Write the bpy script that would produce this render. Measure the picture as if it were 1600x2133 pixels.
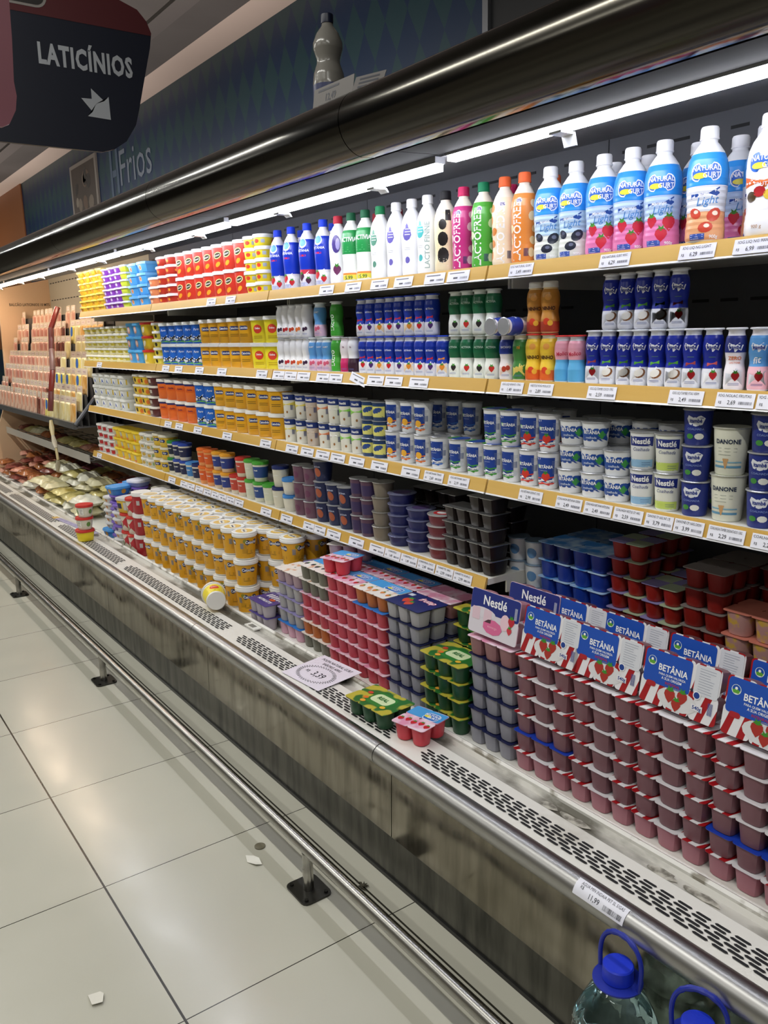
import bpy, bmesh, math, random
from math import pi, sin, cos, radians
from mathutils import Vector, Matrix
random.seed(7)
for o in list(bpy.data.objects): bpy.data.objects.remove(o)
S = bpy.context.scene
LINK = S.collection.objects.link
# ------------------------------------------------------------------ camera
cam_d = bpy.data.cameras.new('camera'); cam = bpy.data.objects.new('camera', cam_d); LINK(cam)
cam_d.sensor_fit = 'HORIZONTAL'; cam_d.sensor_width = 36.0; cam_d.lens = 1727.6/1600*36
cam_d.clip_start = 0.02
ya, pt, ro = radians(-54.5785), radians(-12.2053), radians(-1.3268)
F = Vector((sin(ya)*cos(pt), cos(ya)*cos(pt), sin(pt))); Rr = Vector((cos(ya), -sin(ya), 0)); U = Rr.cross(F)
R2 = Rr*cos(ro)+U*sin(ro); U2 = -Rr*sin(ro)+U*cos(ro)
M = Matrix((R2, U2, -F)).transposed().to_4x4(); M.translation = Vector((0, 0, 1.56))
cam.matrix_world = M
S.camera = cam
# ------------------------------------------------------------------ exposure, world, lights
S.view_settings.view_transform = 'Standard'; S.view_settings.look = 'None'
S.view_settings.gamma = 1; S.view_settings.use_curve_mapping = False
S.view_settings.exposure = 0.0
w = bpy.data.worlds.new('store_air'); S.world = w; w.use_nodes = True
w.node_tree.nodes['Background'].inputs[0].default_value = (0.55, 0.56, 0.6, 1)
w.node_tree.nodes['Background'].inputs[1].default_value = 0.06
CEIL_POWER, COVE_POWER, TUBE_STRENGTH = 31, 7, 31
def area(name, loc, sx, sy, power, col, rot=(0, 0, 0)):
    l = bpy.data.lights.new(name, 'AREA'); l.shape = 'RECTANGLE'; l.size = sx; l.size_y = sy
    l.energy = power; l.color = col
    o = bpy.data.objects.new(name, l); LINK(o); o.location = loc; o.rotation_euler = rot
    return o
for i, x in enumerate((-10.2, -7.6, -5.0, -2.4, 0.2)):
    area('ceiling_tube_light', (x, 0.05, 3.12), 1.9, 0.07, CEIL_POWER, (1.0, 0.99, 0.93))
for i, x in enumerate((-9, -6, -3, 0.0)):
    area('ceiling_tube_light', (x, -1.9, 3.12), 1.9, 0.14, CEIL_POWER*0.8, (1.0, 0.99, 0.93))
for x in (-11.0, -8.6, -6.2, -3.8):
    area('cove_light', (x, 1.75, 2.2), 1.8, 0.08, COVE_POWER, (1.0, 0.84, 0.76), (radians(180), 0, 0))
# ------------------------------------------------------------------ materials
def lin(c):
    return c/12.92 if c <= 0.04045 else ((c+0.055)/1.055)**2.4
def hexc(h):
    h = h.lstrip('#'); return tuple(lin(int(h[i:i+2], 16)/255) for i in (0, 2, 4))+(1.0,)
_m = {}
def C(h, rough=0.35, metal=0.0, emit=0, trans=0, sss=0, name=None):
    k = (h, rough, metal, emit, trans, sss)
    if k in _m: return _m[k]
    m = bpy.data.materials.new(name or ('plastic_' + h.strip('#'))); m.use_nodes = True
    b = m.node_tree.nodes['Principled BSDF']
    b.inputs['Base Color'].default_value = hexc(h); b.inputs['Roughness'].default_value = rough
    b.inputs['Metallic'].default_value = metal
    if emit:
        b.inputs['Emission Color'].default_value = hexc(h); b.inputs['Emission Strength'].default_value = emit
    if trans:
        b.inputs['Transmission Weight'].default_value = trans; b.inputs['IOR'].default_value = 1.33
    _m[k] = m
    return m
def nodes(m): return m.node_tree.nodes, m.node_tree.links, m.node_tree.nodes['Principled BSDF']
def newmat(name):
    m = bpy.data.materials.new(name); m.use_nodes = True; return m
def mixramp(m, fac_out, stops, target):
    N, Lk, b = nodes(m); r = N.new('ShaderNodeValToRGB')
    while len(r.color_ramp.elements) < len(stops): r.color_ramp.elements.new(0.5)
    for e, (p, c) in zip(r.color_ramp.elements, stops): e.position = p; e.color = c
    Lk.new(fac_out, r.inputs[0])
    if target is not None: Lk.new(r.outputs[0], target)
    return r
def noise(m, scale, vec=None, stretch=None, detail=4):
    N, Lk, b = nodes(m); n = N.new('ShaderNodeTexNoise'); n.inputs['Scale'].default_value = scale; n.inputs['Detail'].default_value = detail
    tc = N.new('ShaderNodeTexCoord'); mp = N.new('ShaderNodeMapping')
    if stretch: mp.inputs['Scale'].default_value = stretch
    Lk.new(tc.outputs['Object'], mp.inputs[0]); Lk.new(mp.outputs[0], n.inputs['Vector'])
    return n
def g(v, a=1.0): return (v, v, v, a)
# floor tiles: 60 cm porcelain with thin dark joints
def floor_mat():
    m = newmat('porcelain_tiles'); N, Lk, b = nodes(m)
    tc = N.new('ShaderNodeTexCoord'); sp = N.new('ShaderNodeSeparateXYZ'); Lk.new(tc.outputs['Object'], sp.inputs[0])
    outs = []
    for ax, off, wd in ((0, 1.626, 0.0016), (1, -0.553, 0.0030)):
        a = N.new('ShaderNodeMath'); a.operation = 'ADD'; a.inputs[1].default_value = off+60; Lk.new(sp.outputs[ax], a.inputs[0])
        mo = N.new('ShaderNodeMath'); mo.operation = 'PINGPONG'; mo.inputs[1].default_value = 0.3; Lk.new(a.outputs[0], mo.inputs[0])
        lt = N.new('ShaderNodeMath'); lt.operation = 'LESS_THAN'; lt.inputs[1].default_value = wd; Lk.new(mo.outputs[0], lt.inputs[0])
        outs.append(lt)
    mx = N.new('ShaderNodeMath'); mx.operation = 'MAXIMUM'; Lk.new(outs[0].outputs[0], mx.inputs[0]); Lk.new(outs[1].outputs[0], mx.inputs[1])
    n = noise(m, 1.3); r = mixramp(m, n.outputs[0], [(0.3, hexc('#b5b3a6')), (0.7, hexc('#bdbbae'))], None)
    mix = N.new('ShaderNodeMix'); mix.data_type = 'RGBA'; Lk.new(mx.outputs[0], mix.inputs[0]); Lk.new(r.outputs[0], mix.inputs[6]); mix.inputs[7].default_value = hexc('#2b2922')
    Lk.new(mix.outputs[2], b.inputs['Base Color'])
    n2 = noise(m, 6); mixramp(m, n2.outputs[0], [(0.3, g(0.16)), (0.7, g(0.26))], b.inputs['Roughness'])
    return m
def steel_mat(name, base, rough, streak=(9, 1, 1.2), dents=True, detail=6):
    m = newmat(name); N, Lk, b = nodes(m); b.inputs['Metallic'].default_value = 1
    n = noise(m, 3, stretch=streak, detail=detail)
    mixramp(m, n.outputs[0], [(0.32, hexc(base[0])), (0.62, hexc(base[1]))], b.inputs['Base Color'])
    n2 = noise(m, 4, stretch=(streak[0]*0.7, streak[1], streak[2]), detail=max(0, detail-1)); mixramp(m, n2.outputs[0], [(0.3, g(rough)), (0.7, g(rough+0.14))], b.inputs['Roughness'])
    if dents:
        n3 = noise(m, 2.0, stretch=(1.2, 1, 2.0), detail=1); bp = N.new('ShaderNodeBump'); bp.inputs['Strength'].default_value = 0.5; bp.inputs['Distance'].default_value = 0.02
        Lk.new(n3.outputs[0], bp.inputs['Height']); Lk.new(bp.outputs[0], b.inputs['Normal'])
    return m
def noisy(name, c1, c2, scale, rough=0.5, p=(0.4, 0.6), stretch=None, bump=0.0, detail=5, metal=0.0):
    m = newmat(name); N, Lk, b = nodes(m); b.inputs['Roughness'].default_value = rough; b.inputs['Metallic'].default_value = metal
    n = noise(m, scale, stretch=stretch, detail=detail)
    mixramp(m, n.outputs[0], [(p[0], hexc(c1)), (p[1], hexc(c2))], b.inputs['Base Color'])
    if bump:
        bp = N.new('ShaderNodeBump'); bp.inputs['Strength'].default_value = bump; bp.inputs['Distance'].default_value = 0.01
        Lk.new(n.outputs[0], bp.inputs['Height']); Lk.new(bp.outputs[0], b.inputs['Normal'])
    return m
def stripes(name, c1, c2, scale, rot=(0, 0, 0.6), rough=0.35, dist=2.0, edge=0.5):
    m = newmat(name); N, Lk, b = nodes(m); b.inputs['Roughness'].default_value = rough
    tc = N.new('ShaderNodeTexCoord'); mp = N.new('ShaderNodeMapping'); mp.inputs['Rotation'].default_value = rot
    wv = N.new('ShaderNodeTexWave'); wv.inputs['Scale'].default_value = scale; wv.inputs['Distortion'].default_value = dist; wv.inputs['Detail'].default_value = 0
    Lk.new(tc.outputs['Object'], mp.inputs[0]); Lk.new(mp.outputs[0], wv.inputs['Vector'])
    r = mixramp(m, wv.outputs[1], [(edge-0.02, hexc(c1)), (edge+0.02, hexc(c2))], b.inputs['Base Color'])
    return m
def diamond_mat():
    m = newmat('blue_diamond_wallpaper'); N, Lk, b = nodes(m); b.inputs['Roughness'].default_value = 0.38
    tc = N.new('ShaderNodeTexCoord'); mp = N.new('ShaderNodeMapping'); mp.inputs['Rotation'].default_value = (radians(90), 0, 0)
    mp2 = N.new('ShaderNodeMapping'); mp2.inputs['Scale'].default_value = (1.0, 0.55, 0.0); mp3 = N.new('ShaderNodeMapping'); mp3.inputs['Rotation'].default_value = (0, 0, radians(45))
    Lk.new(tc.outputs['Object'], mp.inputs[0]); Lk.new(mp.outputs[0], mp2.inputs[0]); Lk.new(mp2.outputs[0], mp3.inputs[0])
    ck = N.new('ShaderNodeTexChecker'); ck.inputs['Scale'].default_value = 9.0
    ck.inputs['Color1'].default_value = hexc('#0f2c4e'); ck.inputs['Color2'].default_value = hexc('#1b3f49')
    Lk.new(mp3.outputs[0], ck.inputs[0]); Lk.new(ck.outputs[0], b.inputs['Base Color'])
    return m
M_floor = floor_mat()
M_panel = steel_mat('stained_stainless_panel', ('#746f62', '#918b7d'), 0.09)
M_chrome = steel_mat('worn_bumper_steel', ('#9c9b9a', '#b5b4b2'), 0.30, (0.05, 5, 5), False, 1)
M_rail = steel_mat('polished_rail_steel', ('#85837f', '#b0aea9'), 0.17, (0.05, 6, 6), False, 1)
M_nose = steel_mat('dark_canopy_steel', ('#2c2a27', '#57544d'), 0.09, (0.06, 9, 9), False, 2)
M_under = noisy('dull_black_glare_sheet', '#020203', '#060606', 6, 0.85, stretch=(0.2, 8, 8)); M_under.node_tree.nodes['Principled BSDF'].inputs['Specular IOR Level'].default_value = 0.08  # near-black, low specular, for the added sheet under the canopy
M_black = C('#0c0c0e', 0.3, name='black_gloss'); M_dark = C('#17181b', 0.6, name='dark_void')
M_white = noisy('white_enamel', '#d9d8d2', '#e6e5e0', 3, 0.35)
M_deck = noisy('white_deck_enamel', '#bdb9b0', '#dddbd5', 5, 0.35, (0.28, 0.40))
M_dirty = noisy('grimy_white_channel', '#5f5b50', '#c4c1b9', 8, 0.45, (0.42, 0.54), (0.5, 1, 1), detail=8)
M_lip = noisy('scuffed_white_lip', '#8b8578', '#dcdad4', 14, 0.45, (0.36, 0.46), detail=8)
M_yellow = noisy('yellow_price_strip', '#c39a45', '#cfa85a', 3, 0.35, stretch=(0.4, 1, 4))
M_clear = C('#dcdde2', 0.2, name='clear_strip_edge')
M_inner = noisy('grey_inner_liner', '#8c8d93', '#a0a1a6', 2, 0.5)
M_back = C('#5f6167', 0.55, name='grey_back_panel')
M_tube = C('#f4f6ff', 0.3, emit=TUBE_STRENGTH, name='lit_diffuser'); M_tubew = C('#ffe3c4', 0.3, emit=TUBE_STRENGTH*1.5, name='warm_lit_diffuser')
M_candy = stripes('red_white_candy_foil', '#a3161f', '#e4e2e6', 9, (0, 0, 0.25), edge=0.42)
M_greenlid = noisy('green_yellow_foil', '#2b6b30', '#b9ad3e', 22, 0.3, (0.46, 0.54), detail=1)
M_pinkfoil = noisy('pink_berry_foil', '#d98fae', '#e8d3df', 18, 0.3, (0.42, 0.6), detail=2)
M_bluefoil = noisy('pale_blue_foil', '#3f86d0', '#b9d4ee', 18, 0.3, (0.42, 0.6), detail=2)
M_creamfoil = noisy('cream_fruit_foil', '#d8a27c', '#e9e2dc', 20, 0.3, (0.34, 0.44), detail=2)
M_darkfoil = C('#7d7673', 0.25, name='smoked_foil')
M_silver = C('#c9cbd0', 0.22, 0.85, name='silver_foil')
# ------------------------------------------------------------------ mesh builder
class Mb:
    def __init__(s): s.v = []; s.f = []; s.m = []; s.mats = []
    def mi(s, m):
        if m not in s.mats: s.mats.append(m)
        return s.mats.index(m)
    def add(s, vs, fs, m):
        n = len(s.v); k = s.mi(m); s.v += [tuple(x) for x in vs]
        for f in fs: s.f.append([n+i for i in f]); s.m.append(k)
    def box(s, x0, x1, y0, y1, z0, z1, m):
        vs = [(x, y, z) for z in (z0, z1) for y in (y0, y1) for x in (x0, x1)]
        s.add(vs, [(0, 2, 3, 1), (4, 5, 7, 6), (0, 1, 5, 4), (2, 6, 7, 3), (0, 4, 6, 2), (1, 3, 7, 5)], m)
    def prof(s, pts, x0, x1, m, closed=True):
        n = len(pts); vs = [(x, p[0], p[1]) for x in (x0, x1) for p in pts]; fs = []
        for i in range(n if closed else n-1):
            j = (i+1) % n; fs.append((i, j, n+j, n+i))
        if closed: fs += [tuple(range(n))[::-1], tuple(range(n, 2*n))]
        s.add(vs, fs, m)
    def tube(s, path, r, m, n=12, caps=True, ry=None):
        P = [Vector(p) for p in path]; rings = []
        t0 = (P[1]-P[0]).normalized(); up = Vector((0, 0, 1)) if abs(t0.z) < 0.9 else Vector((0, 1, 0)); a = t0.cross(up).normalized()
        vs = []
        for i, p in enumerate(P):
            t = (P[min(i+1, len(P)-1)]-P[max(i-1, 0)]).normalized(); a = (a-t*a.dot(t)).normalized(); b = t.cross(a)
            rr = r[i] if isinstance(r, (list, tuple)) else r
            for k in range(n): vs.append(p+a*(cos(2*pi*k/n)*rr)+b*(sin(2*pi*k/n)*(ry or rr)))
        fs = [(i*n+k, i*n+(k+1) % n, (i+1)*n+(k+1) % n, (i+1)*n+k) for i in range(len(P)-1) for k in range(n)]
        if caps: fs += [tuple(range(n))[::-1], tuple(range((len(P)-1)*n, len(P)*n))]
        s.add(vs, fs, m)
    def mesh(s, name, sharp=35):
        me = bpy.data.meshes.new(name); me.from_pydata(s.v, [], s.f)
        for m in s.mats: me.materials.append(m)
        me.polygons.foreach_set('material_index', s.m); me.polygons.foreach_set('use_smooth', [True]*len(s.f))
        bm = bmesh.new(); bm.from_mesh(me); bmesh.ops.recalc_face_normals(bm, faces=bm.faces[:]) if sharp != -1 else None; bm.to_mesh(me); bm.free()
        me.update(); me.set_sharp_from_angle(angle=radians(abs(sharp)))
        return me
    def obj(s, name, parent=None, loc=None, sharp=35):
        o = bpy.data.objects.new(name, s.mesh(name, sharp)); LINK(o)
        if parent: o.parent = parent
        if loc: o.location = loc
        return o
class Sh:                                   # superellipse cross-section
    def __init__(s, sx, sy=None, n=2): s.sx = sx; s.sy = sy or sx; s.n = n
    def R(s, a):
        return 1/((abs(sin(a))/s.sx)**s.n+(abs(cos(a))/s.sy)**s.n)**(1/s.n)
def shell(mb, sh, prof, mats, nseg=24, capb=True, capt=True, off=0, cx=0, cy=0):
    if sh.n > 2: ang = [2*pi*(k+0.5)/nseg for k in range(nseg)]
    else: ang = [2*pi*k/nseg for k in range(nseg)]
    for i in range(len(prof)-1):
        m = mats[i] if isinstance(mats, (list, tuple)) else mats
        vs = []
        for s_, z in (prof[i], prof[i+1]):
            for a in ang: r = sh.R(a)*s_+off; vs.append((cx+r*sin(a), cy-r*cos(a), z))
        mb.add(vs, [(k, (k+1) % nseg, nseg+(k+1) % nseg, nseg+k) for k in range(nseg)], m)
    for do, (s_, z), idx in ((capb, prof[0], 0), (capt, prof[-1], -1)):
        if do:
            m = mats[idx] if isinstance(mats, (list, tuple)) else mats
            mb.add([(cx+(sh.R(a)*s_+off)*sin(a), cy-(sh.R(a)*s_+off)*cos(a), z) for a in ang], [tuple(range(nseg))], m)
def weld(mb):                               # merges doubled rings so that shading is smooth
    me = bpy.data.meshes.new('tmp'); me.from_pydata(mb.v, [], mb.f); me.polygons.foreach_set('material_index', mb.m)
    bm = bmesh.new(); bm.from_mesh(me); bmesh.ops.remove_doubles(bm, verts=bm.verts[:], dist=1e-6)
    bm.verts.index_update(); mb.v = [tuple(v.co) for v in bm.verts]; mb.f = [[v.index for v in f.verts] for f in bm.faces]; mb.m = [f.material_index for f in bm.faces]
    bm.free(); bpy.data.meshes.remove(me); return mb
_t = {}
TS = bpy.data.scenes.new('lettering_workbench')   # text is turned into meshes here, then the scene is removed
SPC = [1.0]
def text2d(s, bold=0.0, shear=0.0):
    k = (s, bold, shear, SPC[0])
    if k in _t: return _t[k]
    cu = bpy.data.curves.new('lettering', 'FONT'); cu.body = s; cu.align_x = 'CENTER'; cu.align_y = 'CENTER'; cu.offset = bold; cu.shear = shear; cu.resolution_u = 2; cu.space_character = SPC[0]
    o = bpy.data.objects.new('lettering', cu); TS.collection.objects.link(o); TS.view_layers[0].update(); dg = TS.view_layers[0].depsgraph
    me = o.evaluated_get(dg).to_mesh(); bm = bmesh.new(); bm.from_mesh(me)
    bmesh.ops.triangulate(bm, faces=bm.faces[:])
    V = [(v.co.x, v.co.y) for v in bm.verts]; Fc = [[v.index for v in f.verts] for f in bm.faces]
    bm.free(); o.evaluated_get(dg).to_mesh_clear(); bpy.data.objects.remove(o); bpy.data.curves.remove(cu)
    _t[k] = (V, Fc); return _t[k]
def cyl(sh, sf, a0, z0):
    r0 = sh.R(a0)*sf(z0)
    def f(u, v, lv):
        a = a0+u/r0; z = z0+v; r = sh.R(a)*sf(z)+0.0004+0.00022*lv
        return (r*sin(a), -r*cos(a), z)
    return f
def flat(o, ux=(1, 0, 0), uy=(0, 0, 1)):
    o = Vector(o); ux = Vector(ux); uy = Vector(uy); n = ux.cross(uy)
    return lambda u, v, lv: tuple(o+ux*u+uy*v+n*(0.0003+0.00022*lv))
def T(mb, mp, s, size, m, u=0, v=0, rot=0, sx=1.0, bold=0.012, shear=0, lv=3):
    V, Fc = text2d(s, bold, shear); c, d = cos(rot), sin(rot); out = []
    for x, y in V:
        x, y = x*size*sx, y*size; out.append(mp(u+x*c-y*d, v+x*d+y*c, lv))
    mb.add(out, Fc, m)
def P(mb, mp, pts, m, lv=1, rings=3):
    n = len(pts); cx = sum(p[0] for p in pts)/n; cy = sum(p[1] for p in pts)/n; vs = [mp(cx, cy, lv)]; fs = []
    for r in range(1, rings+1):
        k = r/rings
        for p in pts: vs.append(mp(cx+(p[0]-cx)*k, cy+(p[1]-cy)*k, lv))
    for i in range(n): fs.append((0, 1+i, 1+(i+1) % n))
    for r in range(rings-1):
        for i in range(n): j = (i+1) % n; fs.append((1+r*n+i, 1+(r+1)*n+i, 1+(r+1)*n+j, 1+r*n+j))
    mb.add(vs, fs, m)
def Ep(cx, cy, rx, ry, n=14, rot=0): return [(cx+rx*cos(t)*cos(rot)-ry*sin(t)*sin(rot), cy+rx*cos(t)*sin(rot)+ry*sin(t)*cos(rot)) for t in [2*pi*k/n for k in range(n)]]
def Rc(cx, cy, w_, h_, k=5):
    x0, x1, y0, y1 = cx-w_/2, cx+w_/2, cy-h_/2, cy+h_/2
    L_ = [(x0+(x1-x0)*i/k, y0) for i in range(k)]+[(x1, y0+(y1-y0)*i/k) for i in range(k)]+[(x1-(x1-x0)*i/k, y1) for i in range(k)]+[(x0, y1-(y1-y0)*i/k) for i in range(k)]
    return L_
def RR(w_, h_, r, n=5, cx=0, cy=0):
    out = []
    for qx, qy, a0 in ((1, 1, 0), (-1, 1, pi/2), (-1, -1, pi), (1, -1, 3*pi/2)):
        for k in range(n+1): a = a0+pi/2*k/n; out.append((cx+qx*(w_/2-r)+r*cos(a), cy+qy*(h_/2-r)+r*sin(a)))
    return out
def berry(mb, mp, u, v, r, lv=2, col='#c3202b', leaf=True):
    P(mb, mp, [(u+r*x, v+r*y) for x, y in ((0, -1.15), (0.55, -0.6), (0.9, 0), (0.8, 0.55), (0.4, 0.8), (0, 0.7), (-0.4, 0.8), (-0.8, 0.55), (-0.9, 0), (-0.55, -0.6))], C(col), lv, 2)
    if leaf: P(mb, mp, [(u+r*x, v+r*y) for x, y in ((0, 0.5), (0.7, 0.75), (0.35, 0.95), (0.4, 1.4), (0, 1.05), (-0.4, 1.4), (-0.35, 0.95), (-0.7, 0.75))], C('#3e8a2e'), lv+1, 1)
def bars(mb, mp, u, v, w_, h_, n, m, lv=3, seed=1):
    rn = random.Random(seed); x = u-w_/2
    for i in range(n):
        bw = w_/n*rn.uniform(0.25, 0.75); P(mb, mp, [(x, v-h_/2), (x+bw, v-h_/2), (x+bw, v+h_/2), (x, v+h_/2)], m, lv, 1); x += w_/n
def lines(mb, mp, u, v, w_, n, dy, m, lv=3, th=0.0008, seed=2):
    rn = random.Random(seed)
    for i in range(n):
        k = rn.uniform(0.65, 1.0); P(mb, mp, Rc(u-(1-k)*w_/2, v-i*dy, w_*k, th, 2), m, lv, 1)
# ------------------------------------------------------------------ things
USED = {}
def tag(o, label, cat, group=None, kind=None):
    n = len(label.split()); assert 4 <= n <= 16, label
    if label in USED and USED[label] != group: raise Exception('dup '+label)
    if label in USED and group is None: raise Exception('dup '+label)
    USED[label] = group
    o['label'] = label; o['category'] = cat
    if group: o['group'] = group
    if kind: o['kind'] = kind
def empty(name, loc=(0, 0, 0), rz=0, rx=0):
    o = bpy.data.objects.new(name, None); LINK(o); o.location = loc; o.rotation_euler = (rx, 0, rz); o.empty_display_size = 0.02
    return o
def struct(mb, name, sharp=35):
    o = mb.obj(name, sharp=sharp); o['kind'] = 'structure'; return o
class Kind:
    def __init__(s, name, cat, parts, h): s.name = name; s.cat = cat; s.parts = parts; s.h = h
    def put(s, x, y, z, rz, label, group=None, rx=0, ry=0):
        if len(s.parts) == 1:
            r = bpy.data.objects.new(s.name, s.parts[0][1]); LINK(r)
        else: r = bpy.data.objects.new(s.name, None); LINK(r); r.empty_display_size = 0.02
        r.location = (x, y, z); r.rotation_euler = (rx, ry, rz)
        if len(s.parts) > 1:
            for pn, me in s.parts:
                c = bpy.data.objects.new(pn, me); LINK(c); c.parent = r
        tag(r, label, s.cat, group); return r
ORD = ['first', 'second', 'third', 'fourth', 'fifth', 'sixth', 'seventh', 'eighth', 'ninth', 'tenth', 'eleventh', 'twelfth', 'thirteenth', 'fourteenth', 'fifteenth', 'sixteenth', 'seventeenth', 'eighteenth', 'nineteenth', 'twentieth']
def layer(i, n):
    if n == 1: return ''
    if n == 2: return ('lower', 'upper')[i]+' layer'
    if i == 0: return 'bottom layer'
    if i == n-1: return 'top layer'
    return ORD[i]+' layer up'
# ---- bottles
def interp(prof):
    def f(z):
        if z <= prof[0][1]: return prof[0][0]
        for (r0, z0), (r1, z1) in zip(prof, prof[1:]):
            if z0 <= z <= z1 and z1 > z0: return r0+(r1-r0)*(z-z0)/(z1-z0)
        return prof[-1][0]
    return f
BP = [(0.030, 0), (0.036, 0.003), (0.0385, 0.012), (0.0385, 0.03), (0.0365, 0.05), (0.0372, 0.075), (0.0395, 0.10), (0.0405, 0.125), (0.0402, 0.145), (0.0372, 0.163), (0.0305, 0.180), (0.0210, 0.194), (0.0165, 0.199), (0.0165, 0.208)]
SP = [(0.019, 0), (0.0222, 0.002), (0.0235, 0.008), (0.0235, 0.035), (0.0205, 0.052), (0.0205, 0.058), (0.0235, 0.074), (0.0238, 0.09), (0.022, 0.102), (0.0185, 0.110), (0.0178, 0.116), (0.0195, 0.118)]
def fine(prof, step, ripple=0):
    f = interp(prof); z = prof[0][1]; zs = set(round(p[1], 5) for p in prof); zt = prof[-1][1]
    while z < zt: zs.add(round(z, 5)); z += step
    return [(f(z)+(ripple*sin(z*2*pi/0.0125) if 0.02 < z < 0.15 else 0), z) for z in sorted(zs)]
def bottle(name, body, bands, cap, art, prof=BP, capr=0.0185, caph=0.021, k=1.0, foil=False, cat='bottle'):
    """bands: [(z0,z1,colour)] printed sleeve; art(mb, map-maker)"""
    pr = [(r*k, z*k) for r, z in prof]; pr = fine(pr, 0.006*k, 0.0005 if prof is BP else 0); sf = interp(pr); sh = Sh(1.0)
    b = Mb(); shell(b, sh, pr, C(body, 0.3), 24); weld(b)
    parts = [('body', b.mesh(name+'_body', 50))]
    zt = pr[-1][1]; c = Mb(); cr = capr*k
    if foil: shell(c, sh, [(cr*1.04, zt), (cr*1.2, zt+0.001), (cr*1.2, zt+0.003), (cr*1.1, zt+0.0045)], C(cap, 0.25, 0.5 if cap == '#c9cbd0' else 0), 20)
    else:
        shell(c, sh, [(cr, zt-0.004*k), (cr*1.05, zt-0.002*k), (cr, zt), (cr*0.98, zt+caph*0.82*k), (cr*0.88, zt+caph*k)], C(cap, 0.35), 20)
    parts.append(('cap', weld(c).mesh(name+'_cap')))
    d = Mb()
    for z0, z1, col in bands:
        z0 *= k; z1 *= k; zz = [z0]+[z for r, z in pr if z0 < z < z1]+[z1]
        shell(d, sh, [(sf(z), z) for z in zz], col if not isinstance(col, str) else C(col, 0.3), 24, False, False, 0.0004)
    if art: art(d, lambda a, z: cyl(sh, sf, a, z*k))
    if d.v: parts.append(('printed_label', d.mesh(name+'_label', -50)))
    return Kind(name, cat, parts, zt+(0.0045 if foil else caph*k))
def multi(art, angs=(0, pi)):
    def f(d, mk):
        for a in angs: art(d, lambda aa, z: mk(aa+a, z))
    return f
W = C('#f2f2f4', 0.35)
# ---- tubs and cups
def tub(name, r0, r1, h, body, lid, art=None, n=2, sy=None, bands=(), lidh=0.008, over=0.004, foil=False, lidart=None, cat='tub', nseg=24, rim=None, capmat=None):
    sh = Sh(1.0, (sy or r1)/r1, n); hb = h-lidh; pr = [(r0*0.94, 0), (r0, 0.003), (r0+(r1-r0)*0.5, hb*0.5), (r1, hb)]
    if not foil: pr = pr[:-1]+[(r1, hb*0.97), (r1, hb)]
    sf = interp(pr); b = Mb(); shell(b, sh, pr, C(body, 0.35) if isinstance(body, str) else body, nseg); weld(b); parts = [('body', b.mesh(name+'_body', 40))]
    c = Mb(); lm = capmat or (C(lid, 0.35) if isinstance(lid, str) else lid); R = r1+over
    if foil: shell(c, sh, [(r1*0.99, hb), (R, hb+0.0008), (R, h-0.001), (R*0.97, h)], lm, nseg)
    else: shell(c, sh, [(r1*0.985, hb-0.002), (R, hb-0.002), (R, hb+lidh*0.45), (R*0.985, hb+lidh*0.5), (R*0.985, h-0.001), (R*0.95, h), (R*0.93, h-0.0015)], lm, nseg)
    weld(c)
    if lidart: lidart(c, flat((0, 0, h-(0 if foil else 0.0015)), (1, 0, 0), (0, 1, 0)))
    parts.append(('lid', c.mesh(name+'_lid', -40)))
    d = Mb()
    for z0, z1, col in bands:
        shell(d, sh, [(sf(z), z) for z in (z0, (z0+z1)/2, z1)], C(col, 0.35) if isinstance(col, str) else col, nseg, False, False, 0.0004)
    if art: art(d, lambda a, z: cyl(sh, sf, a, z))
    if d.v: parts.append(('printed_label', d.mesh(name+'_label', -50)))
    return Kind(name, cat, parts, h)
# ---- multi-cup trays
def tray(name, nx, ny, px, py, h, cup, lid, n=4, lidart=None, taper=0.80, lidmats=None, cat='yogurt pack'):
    b = Mb(); cm = C(cup, 0.38) if isinstance(cup, str) else cup; sh = Sh(px*0.47, py*0.47, n)
    for i in range(nx):
        for j in range(ny):
            cx, cy = (i-(nx-1)/2)*px, (j-(ny-1)/2)*py
            shell(b, sh, [(taper*0.86, 0), (taper*0.96, 0.0015), (taper, 0.005), (0.98, h-0.0014)], cm, 20, cx=cx, cy=cy)
    weld(b); c = Mb()
    for i in range(nx):
        for j in range(ny):
            cx, cy = (i-(nx-1)/2)*px, (j-(ny-1)/2)*py; q = RR(px*1.002, py*1.002, px*0.14, 3, cx, cy); k = len(q)
            lm = lidmats[(i+j) % len(lidmats)] if lidmats else lid
            c.add([(x, y, z) for z in (h-0.0016, h) for x, y in q], [tuple(range(k))[::-1], tuple(range(k, 2*k))]+[(t, (t+1) % k, k+(t+1) % k, k+t) for t in range(k)], lm)
    parts = [('cups', b.mesh(name+'_cups', 40)), ('foil_lid', c.mesh(name+'_lid', 40))]
    if lidart:
        d = Mb(); lidart(d, flat((0, 0, h), (1, 0, 0), (0, 1, 0)), nx*px, ny*py); parts.append(('printed_label', d.mesh(name+'_print', -50)))
    return Kind(name, cat, parts, h)
exec_order = []
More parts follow.
